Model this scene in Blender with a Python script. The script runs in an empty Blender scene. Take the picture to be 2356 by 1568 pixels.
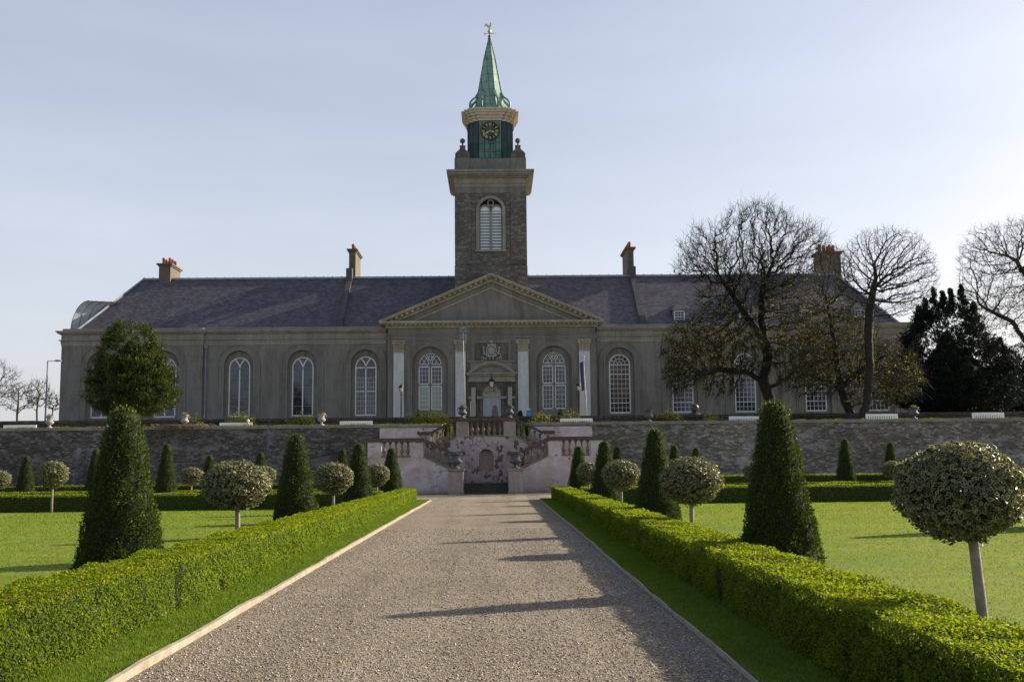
import bpy, math, random
import numpy as np
from mathutils import Vector, Matrix
random.seed(5); rng = np.random.default_rng(5)
R = math.radians
S = bpy.context.scene
C = S.collection

# ------------------------------------------------------------------ camera, sky, sun, exposure
YAW, PITCH, ROLL, CAMH = R(.955), R(6.645), .0102, 1.6
_f = Vector((math.sin(YAW)*math.cos(PITCH), math.cos(YAW)*math.cos(PITCH), math.sin(PITCH)))
_r = Vector((math.cos(YAW), -math.sin(YAW), 0)); _u = _r.cross(_f)
CR = _r*math.cos(ROLL) - _u*math.sin(ROLL); CU = _u*math.cos(ROLL) + _r*math.sin(ROLL)
cam = bpy.data.objects.new('camera', bpy.data.cameras.new('camera')); C.objects.link(cam)
cam.matrix_world = Matrix(((CR.x, CU.x, -_f.x, 0), (CR.y, CU.y, -_f.y, 0), (CR.z, CU.z, -_f.z, CAMH), (0, 0, 0, 1)))
cam.data.lens = 36*2400/2356; cam.data.sensor_width = 36; cam.data.clip_end = 6000; cam.data.clip_start = .1
S.camera = cam
def at(x, y, Y):                       # pixel of the 2356 wide photo + distance -> point
    d = _f + CR*((x-1178)/2400) + CU*((784-y)/2400)
    return Vector((0, 0, CAMH)) + d*(Y/d.y)

SUN_EL, SUN_AZ = R(24.6), R(67)          # azimuth from +Y towards +X
w = bpy.data.worlds.new('World'); S.world = w; w.use_nodes = True
nt = w.node_tree; bg = nt.nodes['Background']
sky = nt.nodes.new('ShaderNodeTexSky'); sky.sky_type = 'NISHITA'; sky.sun_disc = False
sky.sun_elevation = SUN_EL; sky.sun_rotation = SUN_AZ
sky.air_density = 1.0; sky.dust_density = 4.0; sky.ozone_density = 2.0; sky.altitude = 50
# thin high haze: pale veil over the clear sky, a little denser near the horizon, with faint streaks
def wn(typ, ins=None, **kw):
    nd = nt.nodes.new(typ)
    for k, v in kw.items(): setattr(nd, k, v)
    for k, v in (ins or {}).items():
        if isinstance(v, bpy.types.NodeSocket): nt.links.new(v, nd.inputs[k])
        else: nd.inputs[k].default_value = v
    return nd
wtc = wn('ShaderNodeTexCoord').outputs['Generated']
wz = wn('ShaderNodeSeparateXYZ', {0: wtc}).outputs[2]
wr = wn('ShaderNodeValToRGB', {0: wz}); wr.color_ramp.elements[0].color = (2.85, 2.88, 3.02, 1); wr.color_ramp.elements[1].color = (.70, .86, 1.36, 1); wr.color_ramp.elements[1].position = .75
wr.color_ramp.elements[0].position = .0
wcl = wn('ShaderNodeTexNoise', {0: wn('ShaderNodeMapping', {0: wtc, 'Scale': (1, 1, 5), 'Rotation': (.25, .1, 0)}).outputs[0], 'Scale': 1.6, 'Detail': 6, 'Roughness': .55})
wcr = wn('ShaderNodeMapRange', {0: wcl.outputs[0], 1: .35, 2: .75, 3: .92, 4: 1.14})
wv = wn('ShaderNodeVectorMath', {0: wr.outputs[0], 'Scale': wcr.outputs[0]}, operation='SCALE')
ws = wn('ShaderNodeVectorMath', {0: sky.outputs[0], 'Scale': .38}, operation='SCALE')
wa = wn('ShaderNodeVectorMath', {0: wv.outputs[0], 1: ws.outputs[0]}, operation='ADD')
nt.links.new(wa.outputs[0], bg.inputs[0]); bg.inputs[1].default_value = .11
sl = bpy.data.lights.new('sun', 'SUN'); sl.energy = 5.0; sl.angle = R(.55); sl.color = (1, .86, .66)
so = bpy.data.objects.new('sun', sl); C.objects.link(so)
sd = Vector((math.sin(SUN_AZ)*math.cos(SUN_EL), math.cos(SUN_AZ)*math.cos(SUN_EL), math.sin(SUN_EL)))
so.rotation_euler = sd.to_track_quat('Z', 'Y').to_euler(); so.location = (60, 20, 60)
S.view_settings.view_transform = 'Standard'; S.view_settings.look = 'None'
S.view_settings.exposure = .93; S.view_settings.gamma = 1
S.render.engine = 'CYCLES'; S.render.resolution_x = 1024; S.render.resolution_y = 681

# ------------------------------------------------------------------ materials
class NB:
    def __init__(s, name):
        s.m = bpy.data.materials.new(name); s.m.use_nodes = True
        s.t = s.m.node_tree; s.b = s.t.nodes['Principled BSDF']; s.out = s.t.nodes['Material Output']
        s.tc = s.t.nodes.new('ShaderNodeTexCoord').outputs['Object']
    def n(s, typ, ins=None, **kw):
        nd = s.t.nodes.new(typ)
        for k, v in kw.items(): setattr(nd, k, v)
        for k, v in (ins or {}).items():
            if isinstance(v, bpy.types.NodeSocket): s.t.links.new(v, nd.inputs[k])
            else: nd.inputs[k].default_value = v
        return nd
    def mapv(s, scale=(1, 1, 1), rot=(0, 0, 0), v=None):
        return s.n('ShaderNodeMapping', {0: v or s.tc, 'Scale': scale, 'Rotation': rot}).outputs[0]
    def noise(s, scale, det=4, rough=.6, v=None, dist=0):
        return s.n('ShaderNodeTexNoise', {'Vector': v or s.tc, 'Scale': scale, 'Detail': det, 'Roughness': rough, 'Distortion': dist}).outputs[0]
    def ramp(s, fac, stops, interp='LINEAR'):
        nd = s.n('ShaderNodeValToRGB', {0: fac}); cr = nd.color_ramp; cr.interpolation = interp
        while len(cr.elements) < len(stops): cr.elements.new(.5)
        for e, (p, c) in zip(cr.elements, stops):
            e.position = p; e.color = (*c, 1) if len(c) == 3 else c
        return nd.outputs[0]
    def mix(s, fac, a, b, mode='MIX'):
        nd = s.n('ShaderNodeMix', data_type='RGBA', blend_type=mode)
        for i, v in ((0, fac), (6, a), (7, b)):
            if isinstance(v, bpy.types.NodeSocket): s.t.links.new(v, nd.inputs[i])
            elif i == 0: nd.inputs[0].default_value = v
            else: nd.inputs[i].default_value = (*v, 1)
        return nd.outputs[2]
    def math(s, op, a, b=0, c=0):
        nd = s.n('ShaderNodeMath', operation=op)
        for i, v in enumerate((a, b, c)):
            if isinstance(v, bpy.types.NodeSocket): s.t.links.new(v, nd.inputs[i])
            else: nd.inputs[i].default_value = v
        return nd.outputs[0]
    def bump(s, h, strength=.5, dist=.02):
        nd = s.n('ShaderNodeBump', {'Height': h, 'Strength': strength, 'Distance': dist})
        s.t.links.new(nd.outputs[0], s.b.inputs['Normal'])
    def done(s, col, rough=.8, metal=0, spec=.3):
        if isinstance(col, bpy.types.NodeSocket): s.t.links.new(col, s.b.inputs['Base Color'])
        else: s.b.inputs['Base Color'].default_value = (*col, 1)
        if isinstance(rough, bpy.types.NodeSocket): s.t.links.new(rough, s.b.inputs['Roughness'])
        else: s.b.inputs['Roughness'].default_value = rough
        s.b.inputs['Metallic'].default_value = metal; s.b.inputs['Specular IOR Level'].default_value = spec
        return s.m

def speckle(name, c1, c2, scale, rough=.85, big=.25, bump=.3, bd=.01, metal=0, stain=None):
    b = NB(name)
    a = b.ramp(b.noise(scale, 5, .65), [(.35, c1), (.65, c2)])
    g = b.ramp(b.noise(.35, 4, .6), [(.3, (1-big,)*3), (.7, (1, 1, 1))])
    col = b.mix(1, a, g, 'MULTIPLY')
    if stain:
        s2 = b.ramp(b.noise(.9, 6, .7, b.mapv((2.6, 2.6, .16))), [(.38, (.90, .89, .88)), (.62, (1.03, 1.03, 1.03))])
        col = b.mix(1, col, s2, 'MULTIPLY')
        st = b.ramp(b.noise(1.2, 5, .7, b.mapv((1, 1, .25))), [(.47, (0, 0, 0)), (.70, (1, 1, 1))])
        col = b.mix(st, col, stain)
    b.bump(b.noise(scale*1.5, 3), bump, bd)
    return b.done(col, rough, metal)

def rubble(name, cols, sc=3.2, lime=.62, tint=(.42, .42, .44), dark=(.035, .033, .03), base_stain=None):
    b = NB(name)
    dn = b.n('ShaderNodeTexNoise', {'Vector': b.tc, 'Scale': 2.5, 'Detail': 3}).outputs[1]
    v = b.n('ShaderNodeVectorMath', {0: b.tc, 1: b.n('ShaderNodeVectorMath', {0: dn, 'Scale': .10}, operation='SCALE').outputs[0]}, operation='ADD').outputs[0]
    mv = b.mapv((sc*2.0, sc*2.0, sc*5.2), v=v)
    vo = b.n('ShaderNodeTexVoronoi', {'Vector': mv, 'Scale': 1, 'Randomness': .95})
    ed = b.n('ShaderNodeTexVoronoi', {'Vector': mv, 'Scale': 1, 'Randomness': .95}, feature='DISTANCE_TO_EDGE')
    sep = b.n('ShaderNodeSeparateColor', {0: vo.outputs['Color']})
    n = len(cols)
    col = b.ramp(sep.outputs[0], [((i+.5)/n, c) for i, c in enumerate(cols)], 'CONSTANT' if n > 4 else 'LINEAR')
    col = b.mix(.35, col, b.ramp(b.noise(9, 5, .7), [(.3, (.35, .34, .33)), (.7, (1, 1, 1))]), 'MULTIPLY')
    m = b.ramp(ed.outputs['Distance'], [(0, (1, 1, 1)), (.09, (0, 0, 0))])
    col = b.mix(b.math('MULTIPLY', m, .8), col, dark)
    lm = b.ramp(b.noise(.8, 7, .72, b.mapv((.7, .7, 1.3))), [(lime, (0, 0, 0)), (lime+.09, (1, 1, 1))])
    col = b.mix(b.math('MULTIPLY', lm, .6), col, tint)
    bs = b.ramp(b.noise(.25, 4, .6), [(.35, (.72, .7, .68)), (.65, (1.1, 1.1, 1.1))])
    col = b.mix(1, col, bs, 'MULTIPLY')
    b.bump(b.math('ADD', b.math('MINIMUM', ed.outputs['Distance'], .12), b.math('MULTIPLY', b.noise(14, 4), .06)), .9, .12)
    return b.done(col, .9)

M = {}
M['render'] = speckle('grey_pebble_render', (.178, .171, .148), (.245, .236, .208), 9, bump=.5, bd=.02, big=.22, stain=(.12, .11, .085))
M['granite'] = speckle('granite', (.25, .238, .195), (.345, .328, .275), 5, big=.3, stain=(.19, .175, .13))
M['sandstone'] = speckle('weathered_sandstone', (.31, .29, .21), (.44, .41, .31), 4, big=.25, stain=(.25, .22, .15))
M['darkstone'] = speckle('dark_door_stone', (.09, .085, .065), (.20, .185, .15), 2.5, big=.4, stain=(.07, .07, .065))
M['whitepaint'] = speckle('white_painted_render', (.48, .50, .50), (.58, .60, .59), 6, big=.1, stain=(.40, .40, .37))
M['white'] = speckle('white_window_paint', (.56, .60, .57), (.66, .70, .67), 3, .5, .06, .05)
M['bench'] = speckle('white_bench_paint', (.74, .75, .72), (.84, .85, .82), 6, .45, .1, .05)
M['blind'] = speckle('pale_blind', (.28, .31, .26), (.33, .36, .30), 2, .7, .1, .05)
M['louvre'] = speckle('pale_louvre', (.74, .79, .75), (.84, .87, .83), 2, .6, .2, .05)
M['doorpaint'] = speckle('grey_door_paint', (.30, .31, .335), (.36, .37, .395), 2, .5, .1, .05)
M['black'] = speckle('black_iron', (.006, .006, .007), (.014, .014, .015), 8, .6, .1, .1, metal=0)
M['lead'] = speckle('grey_lead', (.22, .25, .29), (.34, .38, .43), 1.5, .55, .2, .1)
M['leadpale'] = speckle('pale_brightened_lead', (.40, .45, .52), (.55, .60, .66), 1.5, .5, .15, .1)  # barrel roof lead: brightness put into the colour because its faces catch little light
M['terracotta'] = speckle('terracotta', (.32, .10, .065), (.42, .16, .11), 4, .8, .2, .1)
M['chimney'] = speckle('chimney_render', (.13, .108, .085), (.18, .152, .12), 6, .85, .3, .3)
M['gold'] = speckle('gilding', (.55, .43, .14), (.70, .56, .24), 6, .35, .1, .1, metal=.6)
M['urn'] = speckle('lead_grey_urn', (.07, .072, .085), (.15, .15, .165), 9, .6, .2, .4)
M['urnstone'] = speckle('pinkish_urn_stone', (.30, .26, .27), (.46, .41, .42), 9, .7, .2, .4)
M['pipe'] = speckle('grey_pipe_paint', (.16, .18, .22), (.2, .22, .26), 3, .5, .1, .05)
M['pole'] = speckle('pale_grey_metal', (.30, .29, .28), (.42, .41, .40), 3, .55, .1, .05)
M['balstone'] = speckle('baluster_stone', (.20, .155, .10), (.32, .255, .175), 12, .85, .3, .4)
M['step'] = speckle('dark_step_stone', (.035, .035, .03), (.07, .068, .055), 8, .8, .3, .4)
M['copestone'] = speckle('dark_coping_stone', (.075, .06, .05), (.16, .13, .11), 12, .9, .3, .5)
M['bluesign'] = speckle('blue_sign_paint', (.03, .14, .36), (.04, .17, .42), 3, .5, .1, .02)
M['navy'] = speckle('navy_banner_cloth', (.03, .035, .12), (.04, .05, .15), 3, .8, .1, .1)
M['bronze'] = speckle('dark_bronze', (.05, .04, .035), (.11, .09, .075), 5, .4, .3, .3, metal=.4)
M['carpaint'] = speckle('white_car_paint', (.72, .74, .78), (.76, .78, .82), 2, .2, .03, .01)
M['carglass'] = speckle('car_glass', (.02, .022, .025), (.03, .032, .035), 2, .05, .03, .01)
M['rubber'] = speckle('tyre_rubber', (.015, .015, .015), (.03, .03, .03), 8, .8, .1, .2)
M['skin'] = speckle('skin', (.60, .33, .27), (.68, .39, .32), 12, .55, .1, .05)
M['hair'] = speckle('white_hair', (.62, .58, .54), (.78, .75, .72), 20, .7, .1, .3)
M['shirt'] = speckle('dark_jumper', (.03, .035, .05), (.05, .055, .07), 20, .9, .1, .3)
M['trousers'] = speckle('grey_trousers', (.08, .08, .09), (.12, .12, .13), 20, .9, .1, .3)
M['kerb'] = speckle('pale_edging_stone', (.26, .225, .175), (.41, .355, .28), 7, .85, .25, .4)
M['soil'] = speckle('soil', (.05, .04, .03), (.09, .075, .06), 8, .95, .2, .5)
M['barkpale'] = speckle('pale_bark', (.24, .205, .175), (.36, .32, .28), 14, .85, .25, .5, stain=(.14, .13, .10))
M['bark'] = speckle('grey_brown_bark', (.04, .035, .027), (.09, .08, .06), 6, .9, .3, .8, .04)
M['barkdark'] = speckle('dark_twig_bark', (.018, .016, .013), (.042, .037, .031), 6, .9, .3, .5)
M['cream'] = speckle('cream_clock_cornice', (.50, .43, .31), (.62, .55, .42), 2, .8, .15, .15, stain=(.5, .44, .33))
M['creeper'] = speckle('dry_creeper_stem', (.14, .09, .06), (.28, .20, .15), 10, .9, .2, .3)
M['slatedark'] = speckle('mossy_slate_edge', (.06, .06, .066), (.12, .12, .125), 6, .8, .3, .5)
M['forecourt'] = speckle('forecourt_gravel', (.3, .28, .24), (.4, .37, .32), 20, .95, .2, .5)

def m_glass(name='window_glass', c=(.022, .028, .038)):
    b = NB(name)
    b.bump(b.noise(.9, 2), .12, .05)
    b.b.inputs['IOR'].default_value = 1.42
    return b.done(b.ramp(b.noise(.45, 4, .7), [(.38, tuple(x*.3 for x in c)), (.62, tuple(x*2.6 for x in c))]), .06, 0, .8)  # light and dark patches paint uneven reflections into the glass colour
M['glass'] = m_glass()
M['glasswarm'] = m_glass('window_glass_with_warm_room', (.045, .032, .022))
M['lanternglass'] = speckle('frosted_lantern_glass', (.55, .53, .48), (.62, .6, .55), 3, .3, .1, .05)

def m_slate():
    b = NB('purple_slate')
    sx = b.n('ShaderNodeSeparateXYZ', {0: b.tc})
    v = b.n('ShaderNodeCombineXYZ', {0: sx.outputs[0], 1: b.math('MULTIPLY', sx.outputs[2], 1.4)}).outputs[0]
    br = b.n('ShaderNodeTexBrick', {'Vector': v, 'Color1': (.075, .070, .072, 1), 'Color2': (.145, .134, .138, 1), 'Mortar': (.05, .045, .06, 1), 'Scale': 1,
        'Mortar Size': .022, 'Brick Width': .42, 'Row Height': .3, 'Bias': -.1})
    n1 = b.ramp(b.noise(1.2, 5, .65, b.mapv((1, 1, .5))), [(.3, (.75, .74, .76)), (.7, (1.08, 1.07, 1.09))])
    n2 = b.ramp(b.noise(.25, 3), [(.35, (.86, .87, .89)), (.65, (1.05, 1.03, 1.03))])
    col = b.mix(1, b.mix(1, br.outputs[0], n1, 'MULTIPLY'), n2, 'MULTIPLY')
    lich = b.ramp(b.noise(2.2, 6, .75), [(.66, (0, 0, 0)), (.8, (1, 1, 1))])
    col = b.mix(b.math('MULTIPLY', lich, .3), col, (.22, .22, .2))
    b.bump(br.outputs[1], .5, .03)
    return b.done(col, .55, 0, .35)
M['slate'] = m_slate()

def m_copper(name, c1, c2, sc=1.0, seam=(.04, .09, .09)):
    b = NB(name)
    sx = b.n('ShaderNodeSeparateXYZ', {0: b.tc})
    v = b.n('ShaderNodeCombineXYZ', {0: b.math('ADD', sx.outputs[0], b.math('MULTIPLY', sx.outputs[1], .37)), 1: sx.outputs[2]}).outputs[0]
    br = b.n('ShaderNodeTexBrick', {'Vector': v, 'Color1': (*c1, 1), 'Color2': (*c2, 1), 'Mortar': (*seam, 1), 'Scale': 1,
        'Mortar Size': .03, 'Brick Width': .62, 'Row Height': .95, 'Bias': 0, 'Mortar Smooth': .3})
    br.offset = .02
    n1 = b.ramp(b.noise(2.2, 6, .7, b.mapv((1, 1, .35))), [(.3, (.55, .6, .62)), (.7, (1.15, 1.1, 1.05))])
    col = b.mix(1, br.outputs[0], n1, 'MULTIPLY')
    return b.done(col, .6, 0, .3)
M['copper'] = m_copper('green_copper', (.17, .31, .25), (.25, .40, .33))
M['copperbright'] = m_copper('bright_green_copper', (.10, .22, .155), (.15, .27, .20))
M['copperdark'] = m_copper('dark_blue_green_copper', (.04, .07, .075), (.07, .112, .112))

M['towerstone'] = rubble('tower_rubble', [(.145, .137, .12), (.18, .17, .15), (.125, .118, .103), (.24, .226, .198), (.16, .15, .13)], 1.2, .7, (.30, .29, .26), (.085, .078, .066))
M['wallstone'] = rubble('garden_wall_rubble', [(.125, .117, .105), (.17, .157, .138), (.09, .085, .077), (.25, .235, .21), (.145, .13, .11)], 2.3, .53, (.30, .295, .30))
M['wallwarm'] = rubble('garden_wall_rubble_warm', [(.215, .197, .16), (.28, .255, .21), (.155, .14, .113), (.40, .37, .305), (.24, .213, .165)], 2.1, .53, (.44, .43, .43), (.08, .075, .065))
M['darkwall'] = rubble('dark_low_wall', [(.06, .055, .045), (.10, .09, .075), (.045, .042, .035), (.13, .12, .10)], 3, .66, (.16, .15, .13))

def m_plaster(nm='peeling_pink_plaster', k=1.0, th=.46, fl=.60, pale=0):
    b = NB(nm)
    base = b.ramp(b.noise(1.1, 6, .7), [(.3, (.36, .285, .25)), (.45, (.49, .41, .37)), (.65, (.60, .55, .53))])
    base = b.mix(b.ramp(b.noise(.5, 5, .7), [(.45, (0, 0, 0)), (.65, (1, 1, 1))]), base, (.41, .33, .27))
    dn = b.n('ShaderNodeTexNoise', {'Vector': b.tc, 'Scale': 2.2, 'Detail': 5}).outputs[1]
    v = b.n('ShaderNodeVectorMath', {0: b.tc, 1: b.n('ShaderNodeVectorMath', {0: dn, 'Scale': .7}, operation='SCALE').outputs[0]}, operation='ADD').outputs[0]
    ed = b.n('ShaderNodeTexVoronoi', {'Vector': b.mapv((1, 1, 1.3), v=v), 'Scale': 1.9}, feature='DISTANCE_TO_EDGE').outputs['Distance']
    crack = b.ramp(ed, [(.012, (1, 1, 1)), (.032, (0, 0, 0))])
    msk = b.ramp(b.noise(.9, 4, .6), [(th, (0, 0, 0)), (th+.04, (1, 1, 1))])
    flake = b.ramp(b.noise(2.6, 5, .6, b.mapv((1, 1, .75))), [(fl, (0, 0, 0)), (fl+.015, (1, 1, 1))])
    red = b.math('MAXIMUM', b.math('MULTIPLY', crack, msk), flake)
    base = b.mix(1, base, (k, k, k*1.03), 'MULTIPLY')
    foot = b.n('ShaderNodeMapRange', {0: b.math('ADD', b.n('ShaderNodeSeparateXYZ', {0: b.tc}).outputs[2], b.math('MULTIPLY', b.noise(2.5, 5), .5)), 1: .2, 2: .55, 3: .75, 4: 0}).outputs[0]
    base = b.mix(foot, base, (.26, .15, .13))
    col = b.mix(red, base, (.15, .085, .075))
    b.bump(b.math('SUBTRACT', 1, red), .6, .03)
    return b.done(col, .85)
M['plaster'] = m_plaster('peeling_pink_plaster', .82, .43, .575)
M['plasterpale'] = m_plaster('pale_pink_plaster', 1.12, .56, .66)
M['plasterdark'] = speckle('stained_pier_plaster', (.36, .29, .26), (.48, .41, .38), 5, .85, .3, .3, stain=(.26, .17, .145))

def m_gravel():
    b = NB('gravel')
    v = b.mapv((1, 1, 1))
    vo = b.n('ShaderNodeTexVoronoi', {'Vector': v, 'Scale': 70})
    sep = b.n('ShaderNodeSeparateColor', {0: vo.outputs['Color']})
    col = b.ramp(sep.outputs[0], [(0, (.20, .178, .14)), (.4, (.345, .305, .24)), (.75, (.45, .40, .315)), (1, (.62, .56, .46))])
    gap = b.ramp(vo.outputs['Distance'], [(.35, (1, 1, 1)), (.75, (.4, .37, .35))])
    col = b.mix(1, col, gap, 'MULTIPLY')
    m1 = b.ramp(b.noise(11, 6, .75), [(.32, (.74, .73, .71)), (.6, (1.06, 1.06, 1.06))])
    trk = b.ramp(b.noise(1.1, 4, .55, b.mapv((1.3, .07, 1))), [(.38, (.84, .83, .82)), (.62, (1.06, 1.06, 1.06))])
    col = b.mix(1, col, trk, 'MULTIPLY')
    m2 = b.ramp(b.noise(.6, 5, .6), [(.3, (.84, .83, .82)), (.7, (1.06, 1.05, 1.04))])
    col = b.mix(1, b.mix(1, col, m1, 'MULTIPLY'), m2, 'MULTIPLY')
    h = b.math('ADD', b.math('SUBTRACT', 1, vo.outputs['Distance']), b.math('MULTIPLY', b.noise(14, 5, .7), 3.0))
    b.bump(h, .9, .02)
    return b.done(col, .95, 0, .15)
M['gravel'] = m_gravel()

def m_grass(name, c1, c2, c3):
    b = NB(name)
    a = b.ramp(b.noise(95, 4, .7, b.mapv((1, .5, 1))), [(.3, c1), (.5, c2), (.72, c3)])
    l = b.ramp(b.noise(1.3, 6, .6, b.mapv((.3, 1.1, 1))), [(.3, (.74, .8, .72)), (.7, (1.14, 1.08, 1.05))])
    g = b.ramp(b.noise(.3, 3, .5), [(.35, (.86, .92, .86)), (.65, (1.08, 1.03, 1))])
    col = b.mix(1, b.mix(1, a, l, 'MULTIPLY'), g, 'MULTIPLY')
    b.bump(b.math('ADD', b.noise(90, 3, .7), b.math('MULTIPLY', b.noise(5, 4), 1.5)), .8, .035)
    return b.done(col, .8, 0, .2)
M['lawn'] = m_grass('mown_lawn', (.10, .165, .015), (.165, .225, .020), (.225, .28, .034))
M['verge'] = m_grass('verge_grass', (.055, .11, .012), (.105, .175, .02), (.16, .225, .036))

def m_leaf(name, stops, rough=.45, trans=.35, spec=.5, cream=None, tcol=None):
    """leaf colour varies per leaf (face attribute rnd); optional pale margin from the uv"""
    b = NB(name)
    r = b.n('ShaderNodeAttribute', attribute_name='rnd').outputs['Fac']
    col = b.ramp(r, stops)
    col = b.mix(1, col, b.ramp(b.noise(1.7, 4, .6), [(.3, (.75, .78, .75)), (.7, (1.15, 1.1, 1.1))]), 'MULTIPLY')
    if cream:
        uv = b.n('ShaderNodeUVMap', uv_map='UV').outputs[0]
        sx = b.n('ShaderNodeSeparateXYZ', {0: uv})
        d = b.math('ADD', b.math('ABSOLUTE', b.math('SUBTRACT', sx.outputs[0], .5)), b.math('ABSOLUTE', b.math('SUBTRACT', sx.outputs[1], .5)))
        d = b.math('ADD', d, b.math('MULTIPLY', b.math('SUBTRACT', r, .5), .16))
        col = b.mix(b.ramp(d, [(.37, (0, 0, 0)), (.40, (1, 1, 1))]), col, cream)
    b.done(col, rough, 0, spec)
    tr = b.n('ShaderNodeBsdfTranslucent')
    tm = b.mix(1, col, tcol or (1.3, 1.25, .5), 'MULTIPLY'); b.t.links.new(tm, tr.inputs[0])
    mx = b.n('ShaderNodeMixShader', {0: trans, 1: b.b.outputs[0], 2: tr.outputs[0]})
    b.t.links.new(mx.outputs[0], b.out.inputs[0])
    return b.m
M['box'] = m_leaf('box_hedge_leaf', [(0, (.018, .045, .003)), (.35, (.085, .15, .007)), (.75, (.17, .22, .010)), (1, (.29, .25, .02))], .5, .5, .16, tcol=(2.0, 1.9, .6))
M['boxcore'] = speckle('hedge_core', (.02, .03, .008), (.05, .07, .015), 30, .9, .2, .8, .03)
M['yew'] = m_leaf('yew_leaf', [(0, (.026, .048, .006)), (.6, (.062, .10, .010)), (.93, (.12, .16, .016)), (1, (.17, .14, .04))], .6, .25, .15)
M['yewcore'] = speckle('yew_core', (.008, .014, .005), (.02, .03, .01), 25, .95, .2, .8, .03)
M['holly'] = m_leaf('variegated_holly_leaf', [(0, (.014, .028, .012)), (.7, (.035, .055, .018)), (1, (.08, .095, .032))], .38, .25, .35, cream=(.36, .34, .17), tcol=(1.2, 1.15, .8))
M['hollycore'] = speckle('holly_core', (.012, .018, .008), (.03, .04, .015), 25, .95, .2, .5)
M['yewgold'] = m_leaf('golden_yew_leaf', [(0, (.010, .024, .006)), (.5, (.032, .060, .009)), (.85, (.085, .12, .015)), (1, (.19, .19, .03))], .5, .3, .3)
M['conifer'] = m_leaf('dark_conifer_leaf', [(0, (.006, .012, .01)), (.7, (.012, .022, .016)), (1, (.025, .035, .02))], .6, .12, .2)
M['bud'] = m_leaf('spring_bud_leaf', [(0, (.018, .022, .006)), (.65, (.05, .058, .01)), (.88, (.14, .15, .02)), (1, (.42, .44, .05))], .5, .5, .3)
M['shrub'] = m_leaf('shrub_leaf', [(0, (.05, .07, .012)), (.5, (.13, .16, .025)), (1, (.30, .29, .06))], .5, .4, .3)
M['darkshrub'] = m_leaf('dark_shrub_leaf', [(0, (.012, .016, .01)), (.7, (.03, .032, .018)), (1, (.09, .08, .04))], .6, .3, .2)
M['blade'] = m_leaf('grass_blade', [(0, (.12, .185, .015)), (.5, (.17, .235, .018)), (1, (.22, .28, .03))], .6, .5, .15)
M['vblade'] = m_leaf('verge_blade', [(0, (.06, .125, .012)), (.5, (.125, .21, .022)), (1, (.21, .28, .04))], .6, .4, .15)
M['petal_y'] = speckle('yellow_petals', (.75, .50, .03), (.85, .62, .05), 10, .7, .1, .1)
M['petal_r'] = speckle('red_petals', (.5, .03, .03), (.65, .08, .06), 10, .7, .1, .1)
M['petal_p'] = speckle('purple_petals', (.16, .05, .28), (.25, .10, .4), 10, .7, .1, .1)

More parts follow.
